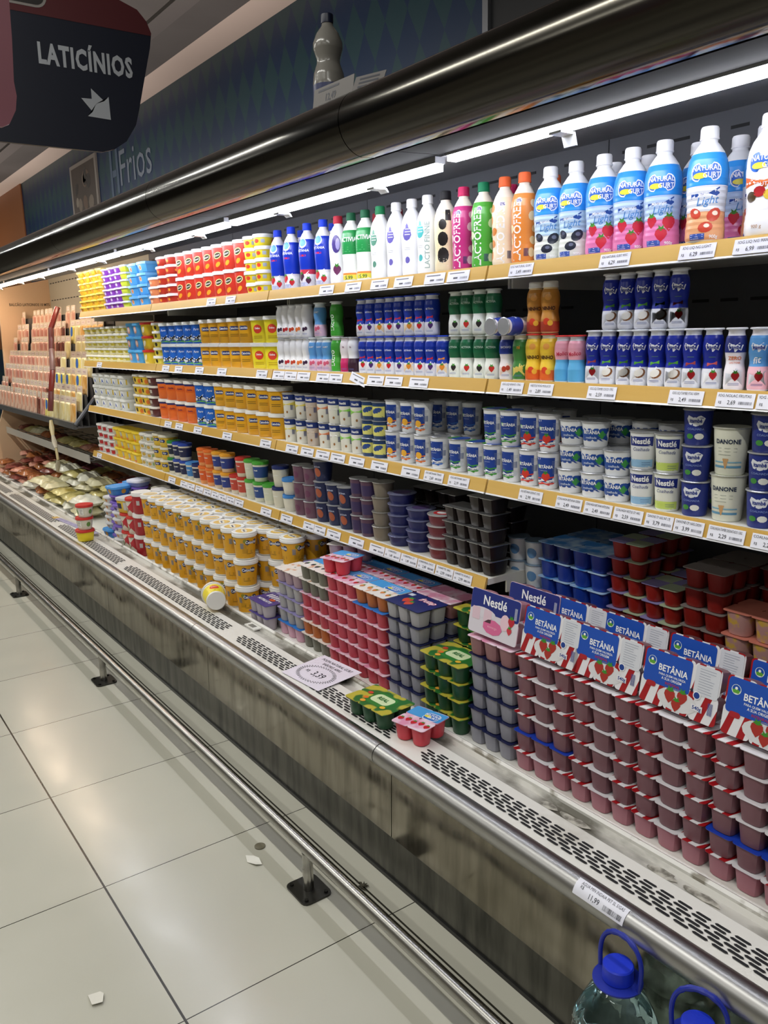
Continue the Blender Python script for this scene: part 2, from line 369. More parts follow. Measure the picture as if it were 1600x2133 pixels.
# ================================================================== SETTING
m = Mb(); m.box(-14, 3, -4, 2.6, -0.05, 0, M_floor); struct(m, 'floor')
m = Mb(); m.box(-14, 3, -4, 2.6, 3.17, 3.25, noisy('grey_ceiling', '#5d5b5a', '#6a6867', 1.2, 0.7)); struct(m, 'ceiling')
m = Mb(); m.box(-14, -2.5, 2.3, 2.4, 0, 3.17, diamond_mat()); m.box(-2.5, 3, 2.3, 2.4, 0, 3.17, C('#1d1e22', 0.5))
struct(m, 'wall_back')
m = Mb(); m.box(-14, 3, -4.1, -4, 0, 3.17, C('#77736c', 0.8, name='far_side_wall')); struct(m, 'wall_front')
m = Mb(); m.box(-14.1, -14, -4, 2.4, 0, 3.17, C('#6f6a60', 0.8, name='end_wall')); struct(m, 'wall_left')
m = Mb(); m.box(-2.515, -2.485, 2.285, 2.3, 2.0, 3.17, C('#8e9096', 0.4, 0.6)); struct(m, 'trim_1')
# soffit strips; the pale pink at the wall joint paints cove glow on the ceiling
m = Mb(); m.prof([(2.3, 3.17), (2.3, 3.155), (2.16, 3.155), (2.13, 3.17)], -14, 3, C('#d8c9bf', 0.6)); m.prof([(1.90, 3.17), (1.90, 3.15), (1.80, 3.15), (1.80, 3.17)], -14, 3, C('#6f6c6b', 0.6)); struct(m, 'trim_2')
# wall graphics
o = empty('wall_picture', (-7.45, 2.295, 2.6)); m = Mb(); m.box(-0.36, 0.36, -0.012, 0.004, -0.30, 0.42, C('#8e8a84', 0.5)); m.obj('frame', o)
m = Mb(); mp = flat((0, -0.012, 0.06)); P(m, mp, Rc(0, 0, 0.64, 0.66), C('#4c453f', 0.5), 1, 1)
rn = random.Random(3)
for i in range(16): P(m, mp, Ep(rn.uniform(-0.24, 0.24), rn.uniform(-0.26, 0.26), rn.uniform(0.04, 0.08), rn.uniform(0.03, 0.07), 9, rn.uniform(0, 3)), C(rn.choice(['#7d7468', '#6b5a4c', '#8d867a', '#3c3a38'])), 2+i % 4, 1)
m.obj('printed_photo', o, sharp=-50); tag(o, 'brown food photo panel on the blue wall above the case', 'picture')
m = Mb(); mp = flat((0, 0, 0)); gm = C('#74808f', 0.6)
T(m, mp, 'Frios', 0.36, gm, 0.1, 0, 0, 0.95, 0.0)
for u, v, ww, hh in ((-0.42, 0.0, 0.05, 0.42), (-0.28, 0.02, 0.05, 0.34), (-0.35, 0.0, 0.1, 0.05)): P(m, mp, Rc(u, v, ww, hh), C('#4d6076', 0.6), 1, 1)
o = m.obj('wall_lettering', None, (-6.35, 2.298, 2.80), sharp=-50); tag(o, 'pale grey wall lettering reading Frios on blue wall', 'lettering')
m = Mb(); m.box(-1.7, 1.7, -0.008, 0.004, -1.2, 0.5, C('#8d5a35', 0.5)); mp = flat((0.9, -0.008, -0.25)); T(m, mp, 'rios', 0.3, C('#b89e86', 0.6))
o = m.obj('orange_wall_panel', None, (-11.3, 2.294, 2.66), sharp=-50); tag(o, 'orange brown graphic panel at far left of the wall', 'wall panel')
# ================================================================== DISPLAY CASE
X0, X1 = -7.965, 0.79
SEAM = [-6.71, -5.46, -4.21, -2.95, -1.71, -0.46]
EDG = [X0]+SEAM+[X1]
case = empty('refrigerated_display_case', (0, 0, 0))
tag(case, 'long open refrigerated dairy display case with stainless front and dark canopy', 'display case')
for a, b in zip(EDG, EDG[1:]):
    a2, b2 = a+0.0015, b-0.0015
    m = Mb(); m.prof([(1.222, 0.40), (1.216, 0.165), (1.232, 0.155), (1.25, 0.155), (1.25, 0.40)], a2, b2, M_panel); m.obj('front_panel', case)
    m = Mb(); n = 18; ring = [(1.188+0.031*cos(t), 0.432+0.031*sin(t)) for t in [2*pi*k/n for k in range(n)]]; m.prof(ring, a2, b2, M_chrome); m.obj('bumper_rail', case)
    # canopy nose
    pts = [(1.188+0.075*cos(t), 2.036+0.075*sin(t)) for t in [radians(90+10*k) for k in range(0, 18)]]
    pts = pts+[(1.21, 1.964), (1.235, 1.985), (1.41, 1.992), (1.455, 1.998), (1.455, 2.015), (1.25, 2.012), (1.24, 2.09), (1.25, 2.111)]
    m = Mb(); m.prof(pts, a2, b2, M_nose); cn = m.obj('canopy_nose', case)
    m = Mb(); m.prof([(1.212, 1.9625), (1.236, 1.9835), (1.41, 1.9905), (1.41, 1.9915), (1.236, 1.9845), (1.212, 1.9635)], a2, b2, M_under); m.obj('added_glare_sheet', cn)  # thin black sheet added to keep the tube's reflection off the underside
m = Mb(); m.prof([(1.236, 0.0), (1.236, 0.16), (1.27, 0.16), (1.27, 0.0)], X0, X1, steel_mat('lower_kick_steel', ('#4a4a46', '#6f6e68'), 0.3, dents=False)); m.obj('kick_plate', case)
m = Mb(); m.box(X0, X1, 1.2305, 1.236, 0, 0.012, M_black); m.obj('floor_gasket', case)
m = Mb(); m.prof([(1.25, 2.106), (1.25, 2.116), (2.25, 2.14), (2.25, 2.13)], X0, X1, C('#2c2b2a', 0.5)); m.obj('canopy_top', case)
m = Mb(); m.prof([(1.455, 2.0), (1.455, 2.012), (2.05, 2.105), (2.05, 2.093)], X0, X1, M_inner); m.obj('inner_ceiling', case)
# back panels with slots
for a, b in zip(EDG, EDG[1:]):
    mat = C('#b9b4a4', 0.5) if b < -5.4 else M_back
    m = Mb(); m.box(a+0.002, b-0.002, 2.05, 2.09, 0.40, 2.10, mat)
    for z in (2.045, 1.90, 1.62, 1.33, 1.04):
        k = a+0.05
        while k < b-0.09: m.box(k, k+0.05, 2.0485, 2.05, z, z+0.008, M_dark); k += 0.085
    m.obj('back_panel', case)
# deck
m = Mb(); m.prof([(1.21, 0.445), (1.33, 0.447), (1.33, 0.437), (1.21, 0.435)], X0, X1, M_deck); m.obj('air_intake_deck', case)
m = Mb(); m.prof([(1.33, 0.447), (1.345, 0.436), (1.375, 0.432), (1.385, 0.443), (1.385, 0.42), (1.33, 0.42)], X0, X1, M_dirty); m.obj('drip_channel', case)
m = Mb(); m.prof([(1.384, 0.42), (1.384, 0.449), (1.390, 0.455), (1.400, 0.449), (1.404, 0.42)], X0, X1, M_lip); m.obj('tray_lip', case)
m = Mb(); m.box(X0, X1, 1.40, 2.05, 0.40, 0.42, M_white); m.obj('deck_tray', case)
m = Mb(); m.box(-1.708, X1, 1.70, 2.049, 0.4201, 0.60, M_white); m.obj('rear_step', case)
m = Mb(); m.box(-2.875, -2.79, 1.352, 1.384, 0.437, 0.4425, M_white); m.box(-2.855, -2.815, 1.358, 1.378, 0.4425, 0.4432, C('#77766f', 0.3)); m.obj('thermometer_window', case)
GR = [(-7.88, -6.62), (-6.55, -5.32), (-5.22, -4.09), (-4.01, -2.85), (-2.75, -1.74), (-1.63, -0.52), (-0.40, 0.72)]
for a, b in GR:
    m = Mb()
    for r in range(6):
        y = 1.243+r*0.0105; k = a+0.014*(r % 2)+(0.03 if r in (0, 5) else 0)
        while k < b-0.03:
            m.add([(k, y, 0), (k+0.004, y-0.0034, 0), (k+0.030, y-0.0034, 0), (k+0.034, y, 0), (k+0.030, y+0.0034, 0), (k+0.004, y+0.0034, 0)], [tuple(range(6))], M_dark); k += 0.041
    o = m.obj('intake_slots', case, (0, 0, 0.4473), sharp=-50)
# end panel
m = Mb(); m.prof([(1.22, 0.16), (1.20, 0.45), (1.42, 0.60), (1.60, 1.1), (1.62, 2.0), (2.09, 2.10), (2.09, 0.16)], X0-0.03, X0-0.001, C('#e3c09c', 0.3, name='beige_end_panel'))
ep = m.obj('end_panel', case)
m = Mb(); mp = flat((X0, 1.87, 1.87), (0, 1, 0), (0, 0, 1)); T(m, mp, 'BALC\u00c3O LATICINIOS 10 MTS', 0.033, C('#4a3a30', 0.6), 0, 0, 0, 0.8); m.obj('end_panel_lettering', ep, sharp=-50)
# shelves
ZS = {1: 1.725, 2: 1.425, 3: 1.143, 4: 0.852}
for s_ in (1, 2, 3, 4):
    for a, b in zip(EDG, EDG[1:]):
        if b < -5.4 or (s_ == 4 and a > -1.8): continue
        z = ZS[s_]; m = Mb(); m.box(a+0.004, b-0.004, 1.585, 2.045, z-0.018, z, M_white)
        for xx in (a+0.004, b-0.010): m.box(xx, xx+0.006, 1.66, 2.045, z-0.055, z-0.018, M_white)
        sh_ = m.obj('shelf', case)
        m = Mb(); m.prof([(1.585, z+0.004), (1.578, z+0.004), (1.568, z-0.031), (1.575, z-0.033)], a+0.004, b-0.004, M_yellow)
        m.prof([(1.568, z-0.031), (1.566, z-0.035), (1.577, z-0.036), (1.577, z-0.033)], a+0.004, b-0.004, M_clear); m.obj('price_rail', sh_)
# lit tubes in segments with clips
for a, b in zip(EDG, EDG[1:]):
    tl = empty('canopy_light', (0, 0, 0)); x_a, x_b = a+0.02, b-0.02; dz = 0.012 if b > -1 and a > -2 else 0
    thin = a > -1.8
    m = Mb(); m.box(x_a, x_b, 1.414, 1.446, 1.975 if not thin else 1.985, 1.991, C('#8f9094', 0.4)); m.obj('housing', tl)
    m = Mb(); m.box(x_a+0.005, x_b-0.005, 1.416, 1.444, 1.958 if not thin else 1.972, 1.9745 if not thin else 1.9845, M_tubew if b < -5 else M_tube); m.obj('diffuser', tl)
    m = Mb()
    for xx in (x_a+0.35, x_b-0.30):
        m = Mb(); m.prof([(1.410, 1.966 if thin else 1.952), (1.45, 1.966 if thin else 1.952), (1.458, 1.945), (1.462, 1.945), (1.454, 1.957 if not thin else 1.971), (1.410, 1.957 if not thin else 1.971)], xx, xx+0.035, C('#dfe2e8', 0.3)); m.obj('clip', tl)
    i = EDG.index(a); tag(tl, 'lit white canopy light strip, %s of seven from the right end' % ORD[6-i], 'light')
# floor rail
rail = empty('floor_bumper_rail', (0, 0, 0)); m = Mb(); m.tube([(-9, 1.02, 0.137), (1, 1.02, 0.137)], 0.0185, M_rail, 20); m.obj('rail_tube', rail)
for x in (-7.25, -5.41, -3.72, -1.85, 0.0):
    m = Mb(); m.tube([(x, 1.02, 0.005), (x, 1.02, 0.122)], 0.0155, M_rail, 14); po = m.obj('post', rail)
    m = Mb(); q = RR(0.115, 0.095, 0.018, 3, x, 1.02); k = len(q); m.add([(u, v, z) for z in (0, 0.006) for u, v in q], [tuple(range(k))[::-1], tuple(range(k, 2*k))]+[(t, (t+1) % k, k+(t+1) % k, k+t) for t in range(k)], C('#4d4c49', 0.35, 0.9))
    for du, dv in ((-1, -1), (1, -1), (1, 1), (-1, 1)): m.tube([(x+du*0.042, 1.02+dv*0.032, 0.006), (x+du*0.042, 1.02+dv*0.032, 0.011)], 0.006, C('#33322f', 0.4, 0.8), 8)
    m.obj('base_plate', po)
tag(rail, 'polished steel floor bumper rail on short bolted posts', 'rail')
# ================================================================== PRODUCT KINDS
def leafmark(d, mp, u, v, r, lv=3, c='#e9f2e4', c2='#5fa33a'):
    P(d, mp, Ep(u, v, r, r, 16), C(c), lv, 2); P(d, mp, Ep(u, v+r*0.12, r*0.86, r*0.8, 16), C('#1d4fa8'), lv+1, 2)
    P(d, mp, [(u-r*0.8, v-r*0.15), (u, v+r*0.2), (u+r*0.8, v-r*0.15), (u+r*0.55, v-r*0.7), (u-r*0.55, v-r*0.7)], C(c2), lv+2, 2); P(d, mp, Ep(u, v+r*0.25, r*0.3, r*0.3, 8), C('#f4f4f0'), lv+3, 1)
BPN = [(r*0.84, z) for r, z in BP]; SPS = [(r*0.89, z*1.05) for r, z in SP]
bottle_w = bottle
def bottle_n(*a, **k): return bottle(*a, prof=BPN, capr=0.0165, **k)
# --- one-litre bottles (top shelf)
def a_bet(col2, fruit):
    def f(d, mk):
        mp = mk(0, 0.14); P(d, mp, Ep(0, 0.018, 0.017, 0.017, 16), C('#dfeee0'), 1, 2); P(d, mp, Ep(0, 0.02, 0.014, 0.013, 16), C('#3f93d6'), 2, 2)
        T(d, mp, 'BET\u00c2NIA', 0.0125, W, 0, -0.008); P(d, mp, Rc(0, -0.025, 0.026, 0.006), C('#d42a3a'), 1, 1)
        mp = mk(0, 0.045); P(d, mp, [(-0.05, -0.03), (0.05, -0.03), (0.05, 0.004), (0.02, 0.016), (0, 0.004), (-0.02, 0.016), (-0.05, 0.002)], W, 1, 4)
        berry(d, mp, -0.01, -0.004, 0.014, 3, fruit); berry(d, mp, 0.018, -0.018, 0.011, 3, fruit); P(d, mp, Rc(0.0, -0.03, 0.03, 0.012), C('#b8bfe0'), 2, 1)
        P(d, mp, Rc(-0.034, -0.008, 0.012, 0.04), C(col2), 2, 1)
    return multi(f)
B_blue = bottle_n('yogurt_bottle', '#e6e4ec', [(0.058, 0.172, '#1636b8')], '#1c3fd0', a_bet('#d42a3a', '#c3202b'))
B_blue2 = bottle_n('yogurt_bottle', '#e6e4ec', [(0.050, 0.066, '#d13a52'), (0.066, 0.172, '#1636b8')], '#1c3fd0', a_bet('#3b2440', '#4a1a3c'))
def a_plum(d, mk):
    mp = mk(0, 0.12); P(d, mp, Ep(0, 0.015, 0.016, 0.03, 14), C('#4a3a86'), 1, 3); P(d, mp, Ep(0.006, 0.015, 0.008, 0.02, 10), C('#a59ad0'), 2, 2); berry(d, mk(0, 0.05), 0, 0, 0.016, 2, '#6a2c58')
B_plum = bottle_n('yogurt_bottle', '#eeeef0', [], '#b3263a', multi(a_plum))
def a_act(d, mk):
    mp = mk(0, 0.135); T(d, mp, 'ACTIVIA', 0.020, W, 0, 0.006, 0, 0.8, 0.02); lines(d, mp, 0, -0.018, 0.05, 3, 0.007, C('#8fd09b'))
    mp = mk(0, 0.02); P(d, mp, Rc(0, 0, 0.055, 0.016), C('#e8d94a'), 1, 2); P(d, mp, Rc(0, 0.011, 0.055, 0.006), C('#e28a33'), 2, 2); T(d, mp, '5.99', 0.016, C('#2f6b2d'), 0, -0.002)
B_act = bottle_n('yogurt_bottle', '#f1f2ee', [(0.095, 0.172, '#1f8a45')], '#1b5a3c', multi(a_act))
def a_drop(col, txt=None):
    def f(d, mk):
        mp = mk(0, 0.13); P(d, mp, [(0, 0.028), (0.012, 0.008), (0.015, -0.008), (0.009, -0.02), (0, -0.024), (-0.009, -0.02), (-0.015, -0.008), (-0.012, 0.008)], C(col), 1, 3)
        for k in range(3): P(d, mp, Rc(0.002+0.001*k, -0.006+0.008*k, 0.018, 0.0022), W, 2, 2)
        mp = mk(0, 0.05); P(d, mp, Ep(0, 0, 0.008, 0.010, 12), C(col), 1, 2); lines(d, mk(0, 0.085), 0, 0, 0.02, 2, 0.005, C('#8c8f9a'))
        if txt: T(d, mk(0.75, 0.085), txt, 0.021, C('#9db3b0'), 0, 0, pi/2, 1, 0.01)
    return multi(f)
B_wg = bottle_n('yogurt_bottle', '#f3f4f3', [], '#1e7a4c', a_drop('#5a8f7a')); B_wp = bottle_n('yogurt_bottle', '#f3f3f6', [], '#f0f0f2', a_drop('#6a62b0'))
B_wt = bottle_n('yogurt_bottle', '#f3f4f3', [], '#f0f0f2', a_drop('#4fb3b4', 'LACTO FINNE'))
def a_lacto(txt, splash, dots=None):
    def f(d, mk):
        T(d, mk(0.0, 0.082), txt, 0.030, W, 0, 0, pi/2, 0.92, 0.02)
        mp = mk(0.12, 0.158); P(d, mp, Ep(0, 0, 0.008, 0.008, 12), C('#e8e3f4'), 1, 2); T(d, mp, '0%', 0.011, C('#39307e'), 0, 0, 0, 1, 0.03)
        mp = mk(-0.9, 0.09)
        for k in range(5): P(d, mp, Ep(0.006*((k*7) % 3-1), -0.06+0.03*k, 0.010, 0.012, 10, k), C(splash), 1, 2)
        bars(d, mk(0.75, 0.03), 0, 0, 0.014, 0.02, 8, C('#2c2c60'), 3, 5)
    return multi(f, (0, pi*0.72))
def B_lacto(col, cap, splash, txt='LACTOFREE', body='#efe6d6'): return bottle_n('yogurt_bottle', body, [(0.006, 0.176, col)], cap, a_lacto(txt, splash))
B_lk = B_lacto('#c0307a', '#c2285e', '#e8b3c8'); B_lg = B_lacto('#4da53a', '#157a52', '#d8e8b8'); B_lo = B_lacto('#e0863a', '#ea6a3a', '#f4d8a8')
B_lc = B_lacto('#ecdcc0', '#ea6a3a', '#d8823a', 'LACTO EDIST'); 
def a_blk(d, mk):
    for z, r in ((0.135, 0.015), (0.095, 0.02), (0.05, 0.022)): P(d, mk(0.2, z), Ep(0, 0, r*0.8, r, 12), C('#1c1715'), 1, 3)
    P(d, mk(0.7, 0.16), Rc(0, 0, 0.016, 0.03), C('#20201f'), 1, 2); lines(d, mk(0.3, 0.04), 0, 0, 0.03, 5, 0.005, C('#f0ead8'), 3)
B_bk = bottle_n('yogurt_bottle', '#f0ebdc', [(0.006, 0.17, '#e6d7b0')], '#1d1c20', multi(a_blk))
def a_ng(low, fruit, frcol, light=True, flavor='Morango'):
    def f(d, mk):
        mp = mk(0, 0.138); P(d, mp, RR(0.062, 0.036, 0.015, 4), C('#f2f4fa'), 1, 3); P(d, mp, RR(0.057, 0.031, 0.013, 4), C('#2d63c0'), 2, 3)
        P(d, mp, Ep(-0.012, -0.007, 0.014, 0.006, 12), C('#e9d83e'), 3, 2); T(d, mp, 'NATURAL', 0.0145, W, 0, 0.007, 0, 0.85, 0.016, 0, 4); T(d, mp, 'GURT', 0.0145, W, 0.011, -0.007, 0, 0.85, 0.016, 0, 4)
        mp = mk(0, 0.102); P(d, mp, [(-0.03, -0.005), (0.024, -0.001), (0.03, 0.007), (0.031, -0.006), (0.024, -0.011), (-0.03, -0.014)], C('#1f4796'), 1, 3); T(d, mp, flavor, 0.009, W, -0.003, -0.007, 0.05, 1, 0.02, 0.2)
        if light: T(d, mk(0, 0.082), 'Light', 0.022, C('#3f86cc'), 0.004, 0, 0.1, 1, 0.0, 0.35)
        mp = mk(0, 0.045)
        for u, v, r in ((-0.018, 0.014, 0.013), (0.02, 0.010, 0.016), (0.004, -0.014, 0.014)):
            if fruit == 'berry': berry(d, mp, u, v, r, 2, frcol)
            else: P(d, mp, Ep(u, v, r, r*0.75, 12, u*30), C(frcol), 2, 3); P(d, mp, Ep(u+0.002, v+0.003, r*0.4, r*0.3, 8), C('#f3e2cf' if frcol != '#232838' else '#5a6078'), 3, 1)
        P(d, mp, Rc(-0.012, -0.032, 0.03, 0.012), C('#3b59ae'), 1, 2); lines(d, mp, -0.012, -0.028, 0.026, 3, 0.004, W, 2); T(d, mp, '900g', 0.009, W, 0.02, -0.033, 0, 1, 0.02)
    return multi(f, (0, pi*0.75))
def B_ng(mid, low, fruit, frcol, flavor): return bottle('yogurt_bottle', '#f0f1f4', [(0.006, 0.062, low), (0.062, 0.112, mid), (0.112, 0.176, '#2f8fe0')], '#f2f2f5', a_ng(low, fruit, frcol, True, flavor))
B_nb = B_ng('#b9d2e6', '#d9dcd4', 'dot', '#232838', 'Ameixa'); B_np = B_ng('#b6cdec', '#e07bb0', 'berry', '#c92a40', 'Morango'); B_no = B_ng('#dfe2ea', '#e8a878', 'dot', '#cf4a35', 'Salada')
def a_ngw(d, mk):
    mp = mk(0, 0.138); P(d, mp, RR(0.062, 0.036, 0.015, 4), C('#2d63c0'), 1, 3); P(d, mp, Ep(-0.012, -0.007, 0.014, 0.006, 12), C('#e9d83e'), 3, 2); T(d, mp, 'NATURAL', 0.0145, W, 0, 0.007, 0, 0.85, 0.016, 0, 4); T(d, mp, 'GURT', 0.0145, W, 0.011, -0.007, 0, 0.85, 0.016, 0, 4)
    mp = mk(0, 0.098); P(d, mp, [(-0.045, -0.004), (-0.045, 0.016), (0.045, 0.022), (0.045, 0.0), (0.0, -0.012)], C('#ea6f2c'), 1, 4); T(d, mp, 'SALADA DE', 0.0105, W, 0, 0.010, 0, 1, 0.01); T(d, mp, 'FRUTAS', 0.0105, W, 0, -0.001, 0, 1, 0.01)
    for u, v, c in ((-0.008, -0.014, '#b6292e'), (0.012, -0.020, '#e5c54a'), (-0.026, -0.022, '#4a3a20')): P(d, mp, Ep(u, v, 0.012, 0.010, 12), C(c), 2, 2)
    T(d, mk(0, 0.02), '900 g', 0.009, C('#b08a6a'), -0.01, 0)
B_nw = bottle('yogurt_bottle', '#f4f4f6', [], '#f2f2f5', multi(a_ngw, (0, pi*0.75)))
# --- small bottles (second shelf)
def a_sm(logo, lcol, fcol, low, fruit='dot', tag_=None, size=0.0085, lz=0.088):
    def f(d, mk):
        if logo: T(d, mk(0, lz), logo, size, C(lcol), 0, 0, 0, 0.9, 0.02)
        mp = mk(0, 0.03); P(d, mp, [(-0.018, -0.018), (0.018, -0.018), (0.018, 0.012), (0.004, 0.016), (-0.018, 0.006)], C(low), 1, 3)
        if fruit == 'berry': berry(d, mp, 0.003, 0, 0.009, 2, fcol)
        elif fruit == 'coco': P(d, mp, Ep(0.004, 0, 0.013, 0.010, 12, 0.5), C('#8a5a36'), 2, 2); P(d, mp, Ep(0.001, 0.001, 0.011, 0.0085, 12, 0.5), C('#f3f1ec'), 3, 2)
        elif fruit: P(d, mp, Ep(-0.004, 0, 0.007, 0.008, 10), C(fcol), 2, 2); P(d, mp, Ep(0.007, 0.003, 0.006, 0.007, 10), C(fcol), 2, 2)
        if tag_: P(d, mk(0, 0.052), [(-0.010, -0.003), (0.010, 0.0), (0.010, 0.007), (-0.010, 0.004)], C(tag_), 4, 1)
        lines(d, mp, 0, -0.015, 0.022, 2, 0.003, C('#6a76b4'), 4)
    return multi(f)
def SBS(body, bands, cap, art): return bottle('drinking_yogurt_bottle', body, bands, cap, art, SPS, 0.0178, 0.012, 1.0, True)
def SB(body, bands, cap, art, foil=True, k=1.0): return bottle('drinking_yogurt_bottle', body, bands, cap, art, SP, 0.0195, 0.012, k, foil)
s_ber = [SB('#ececef', [], '#c9cbd0', a_sm(None, '#333333', c, '#f1f1f3')) for c in ('#3a1f3c', '#b5262b', '#c0442a', '#e0763a')]
s_lb = SB('#dfe9f3', [(0.045, 0.105, '#5d9ad6'), (0.004, 0.045, '#d8b6cf')], '#e6e8ee', a_sm('GURT', '#f4f4f4', '#d05a78', '#e8c8d4'))
def a_vl(d, mk): T(d, mk(0, 0.05), 'LACTO', 0.017, W, 0, 0, pi/2, 1, 0.02)
s_gr = SB('#e6ece0', [(0.004, 0.112, '#45a53a')], '#e6e8ee', multi(a_vl)); s_pk = SB('#f0e8ec', [(0.004, 0.05, '#c22a66')], '#c9cbd0', a_sm('fit', '#7a3050', '#b5262b', '#c22a66', None))
s_dk = SB('#ececf0', [(0.004, 0.05, '#3a1f30')], '#c9cbd0', a_sm('fit', '#7a3050', '#4a1f3c', '#3a1f30', None))
def bet_small(fc, low): return SB('#e2e4ee', [(0.040, 0.106, '#1838ac')], '#2846c0', a_sm('BET\u00c2NIA', '#e8ecf6', fc, low, 'berry', '#c7293a' if fc != '#e08a30' else '#e08a30', 0.007, 0.078))
s_bt = [bet_small('#c3202b', '#efe9ee'), bet_small('#4a2a6a', '#e8e4f2'), bet_small('#e08a30', '#f0d9b8')]
s_ac = [SB('#e9ede7', [(0.058, 0.110, '#1d6a45')], '#cfd6d2', a_sm('ACTIVIA', '#cfe6d6', c, '#edf0ea', 'berry')) for c in ('#2f2a2c', '#c8322c')]
s_bv = SB('#f0e9ec', [(0.07, 0.108, '#2c3f9c')], '#c9cbd0', a_sm('BATAVO', '#e8ecf6', '#b5402b', '#efd9d0')); s_gy = SB('#ece6cc', [(0.004, 0.108, '#3f7f3c')], '#c9cbd0', a_sm('ni', '#e08a30', '#d8c060', '#d8d070', 'dot', None, 0.014))
def a_ninho(d, mk):
    T(d, mk(0, 0.062), 'NINHO', 0.013, C('#3a1410'), 0, 0, 0, 0.8, 0.03); P(d, mk(0, 0.09), Ep(0, 0, 0.009, 0.008, 12), C('#e8a04a'), 1, 2); mp = mk(0, 0.03); P(d, mp, Ep(-0.004, 0, 0.009, 0.009, 10), C('#d8452a'), 1, 2); P(d, mp, Ep(0.006, -0.004, 0.007, 0.007, 10), C('#e8b03a'), 2, 2)
s_ni = SB('#efe7c8', [(0.004, 0.03, '#e0662c'), (0.03, 0.110, '#edc53a')], '#c93a30', multi(a_ninho)); s_nio = SB('#e8c890', [(0.004, 0.03, '#b0402a'), (0.03, 0.110, '#c98a3a')], '#e8e6e0', multi(a_ninho), False)
def a_mol(d, mk): T(d, mk(0, 0.075), 'Molico', 0.014, C('#c22f4a'), 0, 0, 0.1, 0.9, 0.02, 0.2)
s_mo = SB('#e8eef4', [(0.004, 0.06, '#59a7d8'), (0.06, 0.108, '#e9a3b4')], '#c93a3a', multi(a_mol), k=0.96)
def a_it(fruit, fc, tg):
    def f(d, mk):
        mp = mk(0, 0.088); P(d, mp, [(-0.016, 0.004), (-0.013, 0.010), (-0.004, 0.006), (0.008, 0.010), (0.016, 0.005), (0.012, -0.006), (0, -0.009), (-0.012, -0.006)], W, 1, 2); T(d, mp, 'itamb\u00e9', 0.0105, C('#1b2f86'), 0, 0, 0, 0.8, 0.03)
        a_sm(None, '#333333', fc, '#eef0f6', fruit, tg)(d, mk); lines(d, mk(0, 0.068), 0, 0, 0.014, 1, 0.004, C('#6f9a5a'))
    return multi(f)
s_it = SBS('#e6e8f2', [(0.044, 0.114, '#1b2c9a')], '#e2e4ea', a_it('coco', '#8a5a36', '#5fae3c')); s_itr = SBS('#e6e8f2', [(0.044, 0.114, '#1b2c9a')], '#e2e4ea', a_it('berry', '#b5262b', '#c85a5a'))
def a_itz(d, mk): a_it('berry', '#b5262b', None)(d, mk); T(d, mk(0, 0.066), 'ZERO', 0.010, C('#d8672c'), 0, 0, 0, 1, 0.02); T(d, mk(0, 0.057), 'LACTOSE', 0.005, C('#d8672c'))
s_itz = SBS('#f1ecf2', [(0.078, 0.112, '#2a3482')], '#e2e4ea', a_itz)
def a_itf(d, mk): a_it('berry', '#b5262b', None)(d, mk); T(d, mk(-0.2, 0.062), 'fit', 0.018, W, 0, 0, 0.2, 1, 0.01, 0.3)
s_itf = SBS('#f1ecf2', [(0.004, 0.05, '#edb9c6'), (0.05, 0.112, '#5f9fdc')], '#e2e4ea', a_itf)
# --- tubs
def a_logo(txt, col, bg, size=0.014, z=0.5, w_=0.05, h_=0.018, extra=None):
    def f(d, mk):
        mp = mk(0, z)
        if bg: P(d, mp, RR(w_, h_, h_*0.45, 3), C(bg), 1, 3)
        T(d, mp, txt, size, C(col), 0, 0, 0, 0.85, 0.03)
        if extra: extra(d, mk)
    return f
def ex_cat(d, mk): lines(d, mk(0, 0.038), 0, 0, 0.042, 3, 0.006, C('#5a4a20'), 3, 0.0016); lines(d, mk(1.5, 0.065), 0, 0, 0.026, 8, 0.005, C('#7a6520'), 3, 0.001); bars(d, mk(-0.9, 0.06), 0, 0, 0.014, 0.024, 7, C('#5b86a8'), 3); P(d, mk(1.5, 0.08), Ep(0, 0, 0.009, 0.009, 10), C('#8a8a30'), 2, 1)
def lid_cat(c, mp): P(c, mp, Ep(0, 0, 0.036, 0.036, 20), C('#e5c069'), 1, 1); P(c, mp, Ep(0, 0, 0.033, 0.012, 14), C('#f0ead6'), 2, 1); T(c, mp, 'Catoch\u00e9s', 0.013, C('#26306c'), 0, 0, 0, 0.9, 0.03)
BKT = tub('spread_bucket', 0.0395, 0.0475, 0.1165, '#dedcd2', '#ececea', multi(a_logo('Catoch\u00e9s', '#e8ecf6', '#1b2858', 0.0165, 0.074, 0.056, 0.023, ex_cat), (0, 2.1)), bands=((0.006, 0.094, '#dca11f'),), lidh=0.017, over=0.0045, lidart=lid_cat, n=2.2)
def a_rd(d, mk): mp = mk(0, 0.065); P(d, mp, Ep(0, 0, 0.020, 0.014, 14, 0.4), C('#f2e6a0'), 1, 3); P(d, mp, Ep(0, 0, 0.016, 0.010, 14, 0.4), C('#3a3a20'), 2, 2); T(d, mp, 'Primor', 0.010, W, 0, 0, 0.3, 0.9, 0.03, 0, 4); P(d, mk(0, 0.028), Ep(0, 0, 0.014, 0.009, 10, 0.7), C('#f0a52c'), 1, 2)
T_red = tub('margarine_tub', 0.042, 0.047, 0.112, '#d13a28', '#ececea', multi(a_rd, (0, 2.2)), lidh=0.013)
T_reds = tub('margarine_tub', 0.050, 0.055, 0.045, '#b8301f', '#ececea', multi(lambda d, mk: P(d, mk(0, 0.018), Ep(0, 0, 0.012, 0.007, 10), C('#f0a52c'), 1, 2), (0, 1.2, 2.4)), lidh=0.010, n=3)
